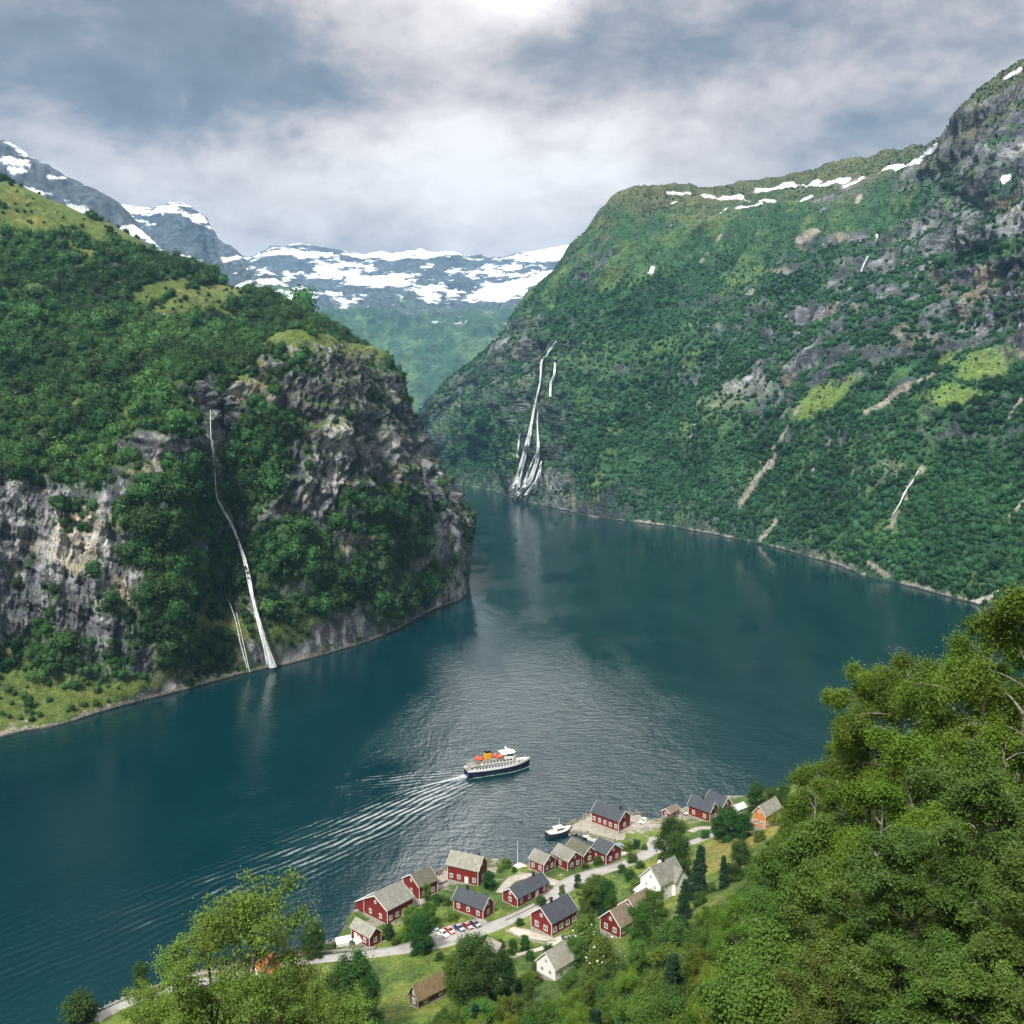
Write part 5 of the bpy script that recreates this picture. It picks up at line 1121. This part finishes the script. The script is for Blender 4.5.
small_boat('rowing boat pulled up at the shore just right of the quay', (684,816), (693,812.5), 1.8, M_RED2, cabin=False, name='rowing_boat', z=.6)

# the ferry
def ferry():
    c = (STERN + BOW) / 2; d = BOW - STERN; L = float(np.linalg.norm(d[:2])) * 1.0; rz = math.atan2(d[1], d[0]); B = 7.2
    root = thing('ferry', 'white and navy passenger ferry with yellow funnel crossing the middle of the fjord', 'ferry', (c[0], c[1], 0), rz)
    M_WHITE = mat('ship_white', (.86, .86, .86), .45)
    navy = mat('navy_hull', (.008, .014, .055), .35); yel = mat('funnel_yellow', (.75, .36, .02), .4); orr = mat('lifeboat_orange', (.62, .10, .03), .5); dk = mat('deck_green', (.22, .20, .17), .8); blk = mat('soot_black', (.01, .01, .012), .5)
    hb, secs = hull_mesh(L, B, 2.3, .7, 26, .82, -.8, .6); hb.build('hull', navy, root)
    # white bulwark above the navy side
    bw = MB(); k = len(secs)
    for s in (-1, 1):
        o = len(bw.v)
        for q in secs: x, y, z = q[3]; bw.v += [(x, s*y*1.0, z - .02), (x, s*y*1.01, z + 1.05), (x, s*(max(y - .12, 0)), z + 1.05), (x, s*(max(y - .12, 0)), z - .02)]
        for i in range(k - 1):
            for j in range(3): bw.f.append((o + i*4 + j, o + i*4 + j + 1, o + (i+1)*4 + j + 1, o + (i+1)*4 + j))
    bw.build('bulwark', M_WHITE, root)
    dkm = MB(); z = 2.32
    dkm.v = [(q[3][0], -q[3][1] * .97, q[3][2] + .03) for q in secs] + [(q[3][0], q[3][1] * .97, q[3][2] + .03) for q in secs]; dkm.f = [(i, i+1, k+i+1, k+i) for i in range(k-1)]; dkm.build('main_deck', dk, root)
    def deck(x0, x1, w0, w1, z0, z1, nm, nose=.0, m=None):
        p = [(x0, -w0/2), (x1 - nose, -w1/2), (x1, -w1/2*.55), (x1, w1/2*.55), (x1 - nose, w1/2), (x0, w0/2)]; return MB().prism(p, z0, z1, 'z').build(nm, m or M_WHITE, root, bevel=.04)
    d1 = deck(-L*.42, L*.30, B*.86, B*.80, 2.36, 4.7, 'saloon', 1.6); d2 = deck(-L*.30, L*.25, B*.78, B*.70, 4.72, 6.6, 'upper_saloon', 1.4); 
    deck(-L*.47, L*.27, B*.95, B*.86, 4.70, 4.86, 'promenade_deck', 1.2, dk)
    deck(L*.06, L*.23, B*.72, B*.66, 6.62, 8.5, 'bridge', 1.4); deck(L*.03, L*.25, B*.84, B*.80, 8.5, 8.68, 'bridge_roof', 1.2)
    deck(-L*.34, L*.06, B*.84, B*.80, 6.60, 6.74, 'sun_deck', .1, dk)
    for s in (-1, 1):
        for i in range(13):
            x = -L*.38 + i * L*.048; w_ = MB(); y = s * (B*.43 + (-(B*.03)) * ((x + L*.42) / (L*.72))); w_.box(x, x + L*.030, y - .03, y + .03, 3.25, 4.05); w_.build('window', M_CARGLASS, d1)
        for i in range(9):
            x = -L*.27 + i * L*.052; y = s * (B*.39 - B*.04 * ((x + L*.30) / (L*.55))); w_ = MB().box(x, x + L*.034, y - .03, y + .03, 5.3, 6.05); w_.build('window', M_CARGLASS, d2)
    for y in (-1.2, 0, 1.2): MB().box(L*.23 - .02, L*.23 + .03, y - .5, y + .5, 7.4, 8.1).build('bridge_window', M_CARGLASS, root)
    for s in (-1, 1): MB().box(L*.10, L*.20, s*B*.345 - .03, s*B*.345 + .03, 7.4, 8.1).build('bridge_window', M_CARGLASS, root)
    fn = MB().prism([(-L*.215, 6.7), (-L*.11, 6.7), (-L*.125, 9.6), (-L*.21, 9.6)], -1.25, 1.25, 'y').build('funnel', yel, root, bevel=.25)
    MB().prism([(-L*.212, 9.6), (-L*.124, 9.6), (-L*.13, 10.7), (-L*.208, 10.7)], -1.15, 1.15, 'y').build('funnel_top', blk, fn, bevel=.15)
    for x, y in ((-L*.30, 1.9), (-L*.30, -1.9), (-L*.265, 0), (-L*.33, 0), (-L*.02, 1.8), (-L*.02, -1.8), (L*.025, -1.9), (-L*.06, 0)):
        b_ = MB().tube([(x - 1.3, y, 7.35), (x - .7, y, 7.35), (x + .7, y, 7.35), (x + 1.3, y, 7.35)], [.15, .55, .55, .15], 10); b_.build('lifeboat', orr, root, smooth=True); 
    MB().tube([(L*.12, 0, 8.6), (L*.115, 0, 12.2)], [.16, .08], 8).build('mast', M_WHITE, root); MB().box(L*.105, L*.13, -1.3, 1.3, 10.4, 10.55).build('radar_bar', M_WHITE, root)
    dm_ = MB(); dm_.tube([(L*.17, 0, 8.68), (L*.17, 0, 9.2), (L*.17, 0, 9.7), (L*.17, 0, 10.0)], [.5, .6, .45, .1], 10); dm_.build('radome', M_WHITE, root, smooth=True)
    MB().tube([(L*.43, 0, 2.9), (L*.43, 0, 5.8)], [.08, .05], 6).build('bow_mast', M_WHITE, root)
    for i in range(7): MB().tube([(-L*.46 + .0, -B*.36 + i*B*.12, 3.0), (-L*.46, -B*.36 + i*B*.12, 4.72)], .07, 5).build('stanchion', M_WHITE, root)
    for s in (-1, 1): MB().tube([(-L*.46, s*B*.46, 5.7), (L*.02, s*B*.46, 5.7)], .05, 5).build('rail', M_WHITE, root)
    MB().box(L*.33, L*.38, -.9, .9, 2.9, 3.5).build('windlass', dk, root, bevel=.08)
ferry()
# ------------------------------------------------------------------ trees
BARK = mat('bark', (.10, .085, .07), .9, nscale=3, namt=.3, bump=.6, bscale=8); BARK_B = mat('birch_bark', (.19, .175, .155), .8, nscale=2.5, namt=.6, bump=.3, bscale=8)
L_BIRCH = leafmat('birch_leaf', [(.052, .108, .012), (.088, .158, .016), (.135, .215, .022), (.205, .285, .045)], .34, var=.22)
L_MAPLE = leafmat('maple_leaf', [(.044, .092, .014), (.070, .130, .020), (.108, .180, .034), (.19, .27, .085)], .30, var=.20)
L_PALE = leafmat('pale_leaf', [(.075, .145, .018), (.115, .195, .03), (.165, .255, .048), (.31, .38, .14)], .36, var=.15)
L_DARK = leafmat('dark_leaf', [(.018, .060, .012), (.028, .080, .015), (.042, .105, .018), (.065, .135, .026)], .22, var=.25)
L_MID = leafmat('mid_leaf', [(.044, .100, .016), (.068, .138, .020), (.10, .182, .026), (.15, .23, .042)], .30, var=.28)
L_SPRUCE = leafmat('spruce_needles', [(.010, .032, .014), (.014, .042, .017), (.020, .055, .020), (.03, .07, .026)], .08, var=.2)
def tubes_np(paths):
    V = []; Fc = []; o = 0
    for pts, rad, n in paths:
        pts = np.asarray(pts); k = len(pts); d = np.gradient(pts, axis=0); d /= np.linalg.norm(d, axis=1)[:, None] + 1e-9
        ref = np.where(np.abs(d[:, 2:3]) > .9, [[1, 0, 0]], [[0, 0, 1]]); a = np.cross(d, ref); a /= np.linalg.norm(a, axis=1)[:, None] + 1e-9; b = np.cross(d, a)
        th = np.linspace(0, 2*np.pi, n, endpoint=False); R_ = np.asarray(rad)[:, None, None]
        q = pts[:, None] + (a[:, None] * np.cos(th)[None, :, None] + b[:, None] * np.sin(th)[None, :, None]) * R_
        i = np.arange(k * n).reshape(k, n) + o; j = np.roll(i, -1, 1); V.append(q.reshape(-1, 3)); Fc.append(np.stack([i[:-1], j[:-1], j[1:], i[1:]], -1).reshape(-1, 4)); o += k * n
    return np.concatenate(V), np.concatenate(Fc)
def make_tree(kind, seed, H, crown_w, leafm, barkm, nleaf, lsize, limbs=22, base=.22, up=.6, droop=0.0, profile='round', clump=.42, name='birch_tree', sub=7, twig=6, thick=1.0, hollow=.35, root=1.5):
    g = np.random.default_rng(seed); paths = []; n = 12
    t = np.linspace(0, 1, n); bend = g.normal(0, 1, 2); tr = np.stack([bend[0]*.04*H*t**2 + .02*H*np.sin(t*5 + seed), bend[1]*.04*H*t**2, -1.5 + (H*.93 + 1.5)*t], 1)
    r0 = H * .016 * thick + .04; paths.append((tr, r0 * (1 - .88*t) , 8))
    if root > 1.5: paths.append((np.array([[0, 0, -1.45], [.1, .1, -root/2], [0, .2, -root]]), [r0 * 1.0, r0 * 1.1, r0 * 1.25], 8))
    C_ = []; Wt = []
    for i in range(limbs):
        s = base + (.97 - base) * ((i + g.random()*.7) / limbs); s = min(s, .985); st = np.array([np.interp(s, t, tr[:, c]) for c in range(3)])
        az = i * 2.4 + g.normal(0, .35); f = (s - base) / (1 - base)
        if profile == 'round': ln = math.sin(math.pi * min(.14 + f * .80, 1))**.65
        elif profile == 'cone': ln = (1 - f)**.8 * .95 + .07
        elif profile == 'vase': ln = .5 + .6 * f if f < .7 else .92 * (1 - (f - .7) * 1.6)
        else: ln = .75 + .25*math.sin(f*6)
        ln *= crown_w / 2 * g.uniform(.68, 1.18)
        el = up * (.35 + .9 * f) + g.normal(0, .12)
        if kind == 'spruce': el = -.12 + .35 * f
        d = np.array([math.cos(az)*math.cos(el), math.sin(az)*math.cos(el), math.sin(el)]); m = 7; tt = np.linspace(0, 1, m)
        cur = st + d * (ln * tt)[:, None] + g.normal(0, .05*ln, (m, 3)) * tt[:, None]; cur[:, 2] += (-droop * ln * .5 * tt**2.2) + (.10*ln*np.sin(tt*2) if kind != 'spruce' else 0)
        rl = r0 * (1 - .85*s) * .55 + .02; paths.append((cur, rl * (1 - .85*tt), 5))
        for k in range(sub):
            u = g.uniform(hollow, 1.0); p0 = np.array([np.interp(u, tt, cur[:, c]) for c in range(3)]); dd = d + g.normal(0, .75, 3); dd[2] *= .6; dd /= np.linalg.norm(dd)
            if kind == 'spruce': dd = d + np.cross(d, [0, 0, 1]) * g.choice([-1, 1]) * .9; dd[2] -= .1; dd /= np.linalg.norm(dd)
            l2 = ln * .38 * g.uniform(.5, 1.1) * (1.15 - u * .55) + .25; ts = np.linspace(0, 1, 5); c2 = p0 + dd * (l2 * ts)[:, None]; c2[:, 2] -= droop * l2 * .75 * ts**2
            if k < 4: paths.append((c2, (rl * .35) * (1 - .8*ts) + .008, 3))
            for q in range(twig):
                v = g.uniform(.2, 1.08); C_.append(p0 + dd * l2 * v + np.array([0, 0, -droop * l2 * .75 * v*v]) + g.normal(0, clump * .35, 3)); Wt.append(l2)
    C_ = np.array(C_); per = max(3, nleaf // len(C_)); rc = np.repeat(np.arange(len(C_)), per)
    off = g.normal(0, 1, (len(rc), 3)); off *= (clump * (.7 + .6 * g.random((len(C_), 1)))[rc]) * np.array([[1, 1, .62 + droop * .9]]); off[:, 2] -= droop * np.abs(g.normal(0, .5, len(rc))) * clump * 1.6
    c = C_[rc] + off; nrm = off / (np.linalg.norm(off, axis=1)[:, None] + 1e-6) * .5 + np.array([0, 0, .7]); nrm += (c - np.array([0, 0, H*.55])) / H * .8
    Lv, Lf, Lr = leaf_quads(c, lsize, g, up=nrm, spread=.55, asp=1.1)
    cr = np.clip(g.normal(.42, .17, len(C_)), 0, 1)[rc]; rn = np.clip(np.repeat(cr, 4) * .65 + Lr * .38, 0, 1)
    tv, tf = tubes_np(paths)
    return npmesh('crown', Lv, Lf, leafm, fattr={'rnd': rn}, smooth=False), npmesh('trunk', tv, tf, barkm), H
KINDS = {}
def kind(key, name, cat, *meshes): KINDS[key] = (name, cat, meshes)
def T(*a, **k): return make_tree(*a, **k)
kind('birch', 'birch_tree', 'birch', T('b', 1, 15, 9.5, L_BIRCH, BARK_B, 66000, .145, 22, .16, .75, .7, clump=.30, sub=6, root=16), T('b', 2, 15, 10.5, L_BIRCH, BARK_B, 66000, .145, 20, .18, .6, .8, clump=.31, sub=6, root=16), T('b', 3, 15, 8.5, L_BIRCH, BARK_B, 60000, .145, 20, .14, .85, .6, profile='vase', clump=.30, sub=6, root=16))
kind('maple', 'maple_tree', 'maple', T('m', 4, 14, 12, L_MAPLE, BARK, 90000, .15, 26, .2, .7, .12, clump=.29, twig=5, sub=6, root=18), T('m', 5, 14, 11, L_MAPLE, BARK, 80000, .15, 24, .18, .8, .1, clump=.28, twig=5, sub=6, root=18))
kind('mid', 'broadleaf_tree', 'tree', T('g', 6, 12, 9, L_MID, BARK, 26000, .26, 24, .14, .7, .2, clump=.5), T('g', 7, 12, 8, L_MID, BARK, 24000, .26, 22, .12, .8, .35, profile='vase', clump=.5), T('g', 8, 12, 10, L_MID, BARK, 28000, .26, 26, .16, .6, .1, clump=.55))
kind('dark', 'broadleaf_tree', 'tree', T('d', 9, 10, 8.4, L_DARK, BARK, 22000, .25, 26, .08, .75, .1, clump=.5), T('d', 10, 10, 7.6, L_DARK, BARK, 20000, .25, 24, .06, .85, .1, clump=.48))
kind('spruce', 'spruce_tree', 'spruce', T('spruce', 12, 15, 6.2, L_SPRUCE, BARK, 26000, .24, 64, .06, .1, .25, profile='cone', clump=.26, sub=6, twig=5, hollow=.1), T('spruce', 13, 15, 5.4, L_SPRUCE, BARK, 24000, .24, 60, .05, .1, .3, profile='cone', clump=.25, sub=6, twig=5, hollow=.1))
kind('pale', 'rowan_tree', 'tree', T('p', 14, 15, 8.5, L_PALE, BARK, 24000, .13, 28, .12, .95, .05, profile='vase', clump=.28, sub=8, twig=5, hollow=.35, root=14), T('p', 18, 15, 8.0, L_PALE, BARK, 22000, .13, 26, .12, .9, .05, clump=.28, sub=8, twig=5, hollow=.35, root=14))
kind('bush', 'bush', 'bush', T('h', 15, 3.2, 4.2, L_DARK, BARK, 7000, .22, 18, .03, .8, .0, clump=.36, sub=5, twig=5, hollow=.2), T('h', 16, 3.2, 4.0, L_MID, BARK, 7000, .22, 18, .03, .8, .0, clump=.36, sub=5, twig=5, hollow=.2))
kind('elder', 'flowering_bush', 'bush', T('h', 17, 4, 4.5, L_MID, BARK, 8000, .2, 18, .03, .8, .0, clump=.36, sub=5, twig=5, hollow=.2))
NTREE = 0
def put_tree(key, x, y, z, h, label, group, wide=1.0, var=None, rz=None):
    global NTREE
    name, cat, ms = KINDS[key]; i = NTREE if var is None else var; cm, tm, H = ms[i % len(ms)]; NTREE += 1
    root = thing(name, label, cat, (x, y, z - .1), rng.uniform(0, 6.28) if rz is None else rz, group); s = h / H; root.scale = (s * wide, s * wide, s)
    link('crown', cm, root); link('trunk', tm, root); return root
CWID = {'birch': 9.5, 'maple': 11.5, 'pale': 8.2}
def plant(key, px, py, base=None, Y=None, h=None, label='', group=None, wide=1.0, var=None, cw=None):
    """top seen at (px,py); stands where the pixel (px,base) meets the ground, or at the distance Y"""
    if base is not None: b = on(px, base); x, y = b[0], b[1]
    else: q = aty(px, py, Y); x, y = q[0], q[1]
    top = aty(px, py, y)[2]; z = float(G(x, y)); hh = max(top - z, 1.2) if h is None else h
    if hh > 24: z = top - 21; hh = 21
    if cw:
        s = cw / CWID[key]; H = KINDS[key][2][0][2]; return put_tree(key, x, y, top - H * s * .97, H * s, label, group, 1.0, var)
    return put_tree(key, x, y, z, hh, label, group, wide, var)
# village trees
VG = 'garden trees of the village'
for k, px, py, b, wd, lb in [
  ('dark', 313, 927, 957, 1.0, 'dark round tree on the lake edge of the road left of the leftmost shed'),
  ('dark', 143, 965, 998, .7, 'small dark tree alone on the lake edge above the road at lower left'),
  ('bush', 82, 1000, 1026, 1.0, 'dark bush at the lower left corner beside the road'),
  ('mid', 414, 908, 940, .9, 'leafy tree between the road and the wide red boathouse'), ('dark', 421, 918, 953, .9, 'dark tree at the roadside left of the parked cars'), ('mid', 430, 905, 930, .9, 'tree on the grass behind the silver car'),
  ('mid', 427, 885, 901, .85, 'slim tree covering the mossy-roofed boathouse'), ('dark', 490, 873, 889, 1.2, 'round dark tree at the gable of the largest red warehouse'), ('dark', 437, 895, 905, 1.0, 'low tree on the bank above the gravel path'),
  ('mid', 562, 885, 899, .7, 'small tree at the roadside behind the large red house'), ('dark', 543, 898, 908, .9, 'small dark tree at the upper corner of the large red house'),
  ('dark', 577, 875, 888, .8, 'small dark tree on the verge above the road bend'), ('mid', 598, 876, 905, 1.0, 'leafy tree between the road and the red house with the worn brown roof'), ('dark', 606, 885, 915, 1.0, 'darker tree in the clump beside the road bend'), ('mid', 588, 884, 912, .9, 'lighter tree in the clump beside the road bend'),
  ('dark', 612, 893, 918, .8, 'low dark tree in the clump above the worn brown roof'),
  ('dark', 672, 823, 866, .9, 'tall round dark tree beside the quay road'), ('dark', 680, 838, 884, .8, 'dark tree in front of the tall round one beside the white villa'), ('spruce', 698, 840, 897, .9, 'tall pointed spruce right of the white villa'), ('spruce', 682, 872, 922, .9, 'dark spruce in front of the white villa'),
  ('spruce', 724, 852, 888, .8, 'spruce at the edge of the yellow meadow'), ('dark', 738, 843, 880, .9, 'dark tree beyond the yellow meadow edge'),
  ('dark', 728, 811, 839, 1.3, 'broad dark tree in front of the joined red houses'), ('dark', 744, 815, 838, 1.1, 'dark tree right of the joined red houses'), ('dark', 719, 818, 836, 1.0, 'low dark tree at the branch road before the joined red houses'),
  ('dark', 756, 786, 812, 1.1, 'round dark tree on the shore behind the ochre house'), ('mid', 771, 789, 812, .9, 'lighter tree on the shore beside the round dark one'), ('dark', 784, 785, 812, .9, 'dark tree at the shore next to the birch wood'),
  ('dark', 355, 962, 1035, .8, 'large dark tree on the field at bottom, right of the tall pale tree'), ('dark', 368, 985, 1040, .8, 'dark tree below the field by the old timber barn'), ('dark', 340, 975, 1038, .8, 'dark tree half covered by the tall pale tree'),
  ('dark', 470, 940, 1002, .9, 'tall dark tree in the clump right of the old timber barn'), ('dark', 488, 955, 1010, .9, 'dark tree in the middle of the clump right of the old timber barn'), ('mid', 458, 955, 1000, .8, 'lighter tree in the clump right of the old timber barn'), ('dark', 502, 958, 1005, .8, 'dark tree below the hut with the plain grey roof'),
  ('dark', 512, 940, 955, 1.0, 'low tree above the hut with the plain grey roof'), ('mid', 486, 935, 950, .8, 'small tree between the road and the hut'), ('dark', 525, 936, 950, 1.1, 'low tree on the bank under the terrace'),
  ('mid', 575, 940, 968, .9, 'tree right of the small white cottage'), ('elder', 583, 925, 952, 1.0, 'white-flowering bush above the small white cottage'), ('mid', 600, 935, 965, 1.0, 'tree below the red house with the worn brown roof'),
  ('mid', 655, 893, 925, 1.0, 'leafy tree just below the white villa'), ('mid', 640, 905, 945, .9, 'tree right of the worn brown roof'), ('mid', 590, 915, 940, .8, 'tree at the right end of the large red house'), ('elder', 604, 945, 975, 1.0, 'white-flowering bush in the trees under the worn brown roof'),
  ('dark', 390, 925, 940, .8, 'small dark tree between the two lower red boathouses'), ('mid', 528, 975, 1000, .9, 'tree partly covering the corner of the small white cottage'), ('mid', 570, 972, 1000, .9, 'leafy tree in front of the roof of the small white cottage'), ('bush', 538, 966, 976, 1, 'bush by the wall of the small white cottage')]:
    plant(k, px, py, base=b, label=lb, group=VG, wide=wd)
# flower heads on the elders
M_BLOOM = mat('elder_blossom', (.72, .72, .62), .8)
for o in [o for o in C.objects if o.name.startswith('flowering_bush')]:
    g = np.random.default_rng(len(o.name)); V, f, _ = leaf_quads(np.stack([g.normal(0, 1.1, 60), g.normal(0, 1.1, 60), 2.6 + g.normal(0, .7, 60)], 1), .34, g, up=np.array([0, 0, 1.5]), spread=.5)
    link('blossoms', npmesh('blossoms', V, f, M_BLOOM), o)
# bushes
BL = 'low bushes around the village buildings'
for px, py in [(506,868),(514,872),(500,872),(470,905),(452,920),(447,905),(441,900),(540,905),(556,915),(560,925),(585,935),(530,960),(478,962),(492,968),(470,972),(440,960),(395,945),(388,938),(402,940),(570,868),(598,864),(585,868),(632,862),(640,868),(628,850),(636,848),(644,850),(700,905),(712,892),(630,880),(636,890),(622,872),(610,925),(705,838),(760,840),(770,850),(752,862),(520,925),(500,945),(548,955),(533,985),(520,990)]:
    q = on(px, py); h = rng.uniform(1.4, 3.2)
    put_tree('bush', q[0], q[1], q[2], h, 'low green bush on the grass around the village buildings', BL, rng.uniform(.9, 1.3))
# prominent near trees
NG = 'near trees on the viewpoint slope'
plant('pale', 246, 902, Y=37, label='airy pale yellow-green tree rising from the bottom edge at lower left', group=NG, cw=6.6, var=0)
plant('pale', 182, 955, Y=36, label='pale tree at bottom left, its crown spreading over the road', group=NG, cw=4.2, var=1)
plant('pale', 325, 992, Y=36, label='pale low crown right of the airy yellow-green tree at bottom left', group=NG, cw=3.8, var=1)
plant('pale', 213, 930, Y=38, label='lime crown between the two tall pale trees at the lower left', group=NG, cw=4.6, var=1)
plant('pale', 262, 972, Y=35, label='lime crown at the bottom edge under the airy yellow-green tree', group=NG, cw=4.2, var=1)
plant('pale', 150, 990, Y=36, label='small lime crown at the bottom edge nearest the lower left bush', group=NG, cw=3.0, var=0)
plant('pale', 355, 1003, Y=36, label='lime crown at the bottom edge in front of the large dark field tree', group=NG, cw=3.8, var=0)
plant('pale', 290, 955, Y=39, label='pale crown overlapping the orange tiled roof at lower left', group=NG, cw=4.4, var=0)
for px, py, Y, wd, v, lb in [(1030, 588, 66, .9, 0, 'topmost birch at the right edge of the photo'), (992, 622, 76, .85, 1, 'birch just left of and below the topmost one at the right edge'), (950, 655, 82, .85, 2, 'birch with crown crossing the far shore at the right'), (905, 655, 90, .8, 1, 'birch with rounded crown reaching farthest over the water'),
                             (872, 668, 94, .75, 0, 'leaning birch with a crown tip standing against the dark water'), (845, 740, 104, .8, 2, 'birch below the leaning crown tip'), (815, 765, 120, .85, 1, 'birch at the left edge of the tall birch wood'), (818, 802, 132, .75, 0, 'birch where the wood meets the shore'),
                             (930, 735, 72, .8, 2, 'birch in the middle of the tall wood under the rounded crown'), (1000, 730, 60, .7, 1, 'birch behind the near maple at the right edge'), (880, 770, 88, .85, 0, 'birch in the heart of the slope wood left of the maple')]:
    plant('birch', px, py, Y=Y, label=lb, group=NG, cw=12.5 * wd, var=v)
for px, py, Y, wd, v, lb in [(1000, 788, 44, .9, 0, 'large near maple filling the lower right corner'), (925, 850, 43, .85, 1, 'near maple with bright leaf tips left of the corner one'), (865, 905, 46, .8, 0, 'lowest near maple at the bottom right of the photo'), (1050, 850, 36, .8, 1, 'near maple cut by the right edge')]:
    plant('maple', px, py, Y=Y, label=lb, group=NG, cw=9.6 * wd, var=v)
for key, px, py, Y, cw_, lb in [('mid', 812, 838, 108, 9, 'mid-green tree in front of the birch trunks at the left edge of the tall wood'), ('mid', 790, 852, 122, 9, 'mid-green tree at the foot of the birch where the wood meets the shore'), ('mid', 838, 828, 96, 9, 'mid-green tree under the birch below the leaning crown tip'),
                      ('mid', 762, 932, 92, 8.5, 'mid-green tree in the hollow of the slope wood left of the maples'), ('mid', 742, 972, 84, 8, 'mid-green tree at the lower end of the hollow left of the maples'), ('mid', 775, 985, 70, 8, 'broad mid-green crown near the bottom edge beside the leftmost maple'), ('maple', 905, 962, 39, 6.5, 'low maple crown at the bottom edge, left of the corner maple trunks'), ('maple', 965, 950, 37, 6.5, 'low maple crown hiding the foot of the corner maple'), ('maple', 1018, 962, 35, 6, 'low maple crown in the very corner at lower right'), ('maple', 848, 985, 43, 7, 'low maple crown at the bottom edge, farthest left of the maples')]:
    CWID['mid'] = 9.0
    plant(key, px, py, Y=Y, label=lb, group=NG, cw=cw_, var=int(px) % 2)
# the wood on the slope
SIL = np.array([(250,1050),(300,1040),(380,1022),(440,1012),(470,1002),(500,992),(520,994),(545,992),(570,985),(590,965),(610,962),(640,940),(660,925),(700,912),(740,886),(765,850),(790,815),(810,785),(840,748),(860,715),(900,680),(950,672),(990,640),(1024,605),(1100,590)])
WG = 'trees of the wood on the slope at lower right'
LBL = {'birch': 'yellow-green birch crown within the dense wood on the slope at lower right', 'mid': 'mid-green broadleaf crown within the dense wood on the slope at lower right', 'dark': 'dark green broadleaf crown within the dense wood on the slope at lower right', 'spruce': 'dark spruce within the dense wood on the slope at lower right', 'maple': 'green maple crown within the dense wood on the slope at lower right'}
placed = [np.array([o.location.x, o.location.y]) for o in C.objects if o.get('category') in ('birch', 'maple')]; NW = 0
def rect_free(x, y, m=3.0):
    for cc, L_, W_, rz in HOUSES:
        dx, dy = x - cc[0], y - cc[1]; u = dx*math.cos(rz) + dy*math.sin(rz); v = -dx*math.sin(rz) + dy*math.cos(rz)
        if abs(u) < L_/2 + m and abs(v) < W_/2 + m: return False
    return True
for it in range(9000):
    if NW >= 190: break
    Y = math.sqrt(rng.uniform(45**2, 285**2)); px = rng.uniform(340, 1075); q = aty(px, 900, Y); x, y = q[0], Y
    z = float(G(x, y)); 
    if z < 10.5: continue
    k = rng.random(); near = Y < 130
    key = ('birch' if k < .50 else 'mid' if k < .82 else 'dark' if k < .94 else 'spruce') if px > 700 else ('birch' if k < .30 else 'mid' if k < .74 else 'dark' if k < .93 else 'spruce')
    h = {'birch': 13, 'mid': 11, 'dark': 9.5, 'spruce': 13}[key] * rng.uniform(.75, 1.12)
    sil = np.interp(px, SIL[:, 0], SIL[:, 1]); PX, PY, _ = proj(np.array([x, y, z + h])); 
    if PY < sil:
        hm = aty(px, sil + rng.uniform(0, 14), Y)[2] - z
        if hm < 4.5: continue
        h = hm
        if h < 7 and key == 'birch': key = 'mid'
    _, PB, _ = proj(np.array([x, y, z + h]))
    if PB > 1075: continue
    sp_ = 5.6 if Y > 150 else 6.6
    if any((p[0]-x)**2 + (p[1]-y)**2 < sp_**2 for p in placed) or not rect_free(x, y): continue
    placed.append(np.array([x, y])); NW += 1; put_tree(key, x, y, z, h, LBL[key], WG, rng.uniform(.85, 1.15))
print('slope wood', NW)
# undergrowth between the trunks
def undergrowth():
    g = np.random.default_rng(9); n = 9000; Y = np.sqrt(g.uniform(30**2, 290**2, n)); px = g.uniform(-60, 1100, n); th = (px - 512) / F; x = th * (Y * 1.1); z = G(x, Y)
    ok = (z > 16); x, Y, z = x[ok], Y[ok], z[ok]; s = np.exp(g.normal(.55, .35, len(x))); X_, PY_, _ = proj(np.stack([x, Y, z + s], -1)); sl = np.interp(X_, SIL[:, 0], SIL[:, 1]); ok = (PY_ > sl + 4) & np.array([rect_free(a, b, 1.5) for a, b in zip(x, Y)])
    P = np.stack([x, Y, z - s * .15], -1)[ok]; sz = s[ok]; me = npmesh('undergrowth', P, [], None, fattr={'size': sz}); o = link('undergrowth', me); tag(o, 'low green undergrowth between the trees of the near slope', 'undergrowth', kind='stuff')
    ng = bpy.data.node_groups['woodland_scatter'].copy()
    for nd in ng.nodes:
        if nd.type == 'COLLECTION_INFO' or nd.bl_idname == 'GeometryNodeCollectionInfo': nd.inputs[0].default_value = PRU
    md = o.modifiers.new('scatter', 'NODES'); md.node_group = ng
PRU = bpy.data.collections.new('undergrowth_kinds')
L_UND = leafmat('undergrowth_leaf', [(.030, .062, .012), (.045, .088, .016), (.065, .115, .02), (.09, .14, .03)], .2, var=.3)
for i in range(3):
    cm, tm, H = make_tree('u', 40 + i, 1.0, 1.3, L_UND, BARK, 4200, .055, 14, .02, .8, 0, clump=.13, sub=4, twig=4, hollow=.2); PRU.objects.link(bpy.data.objects.new('shrub', cm))
undergrowth()
# ------------------------------------------------------------------ haze
def build_haze():
    mb = MB(); mb.box(-3600, 3600, -400, 9200, -16, 1340)
    m = bpy.data.materials.new('haze'); m.use_nodes = True; t = NT(m.node_tree)
    for n in list(t.n): t.n.remove(n)
    out = t.new('ShaderNodeOutputMaterial'); v = t.new('ShaderNodeVolumePrincipled')
    v.inputs['Color'].default_value = (.30, .62, 1.0, 1); v.inputs['Density'].default_value = HAZE
    v.inputs['Anisotropy'].default_value = .2
    t.l.new(v.outputs[0], out.inputs['Volume'])
    mb.build('haze', m, kind='stuff')
HAZE = 0.000055
build_haze()
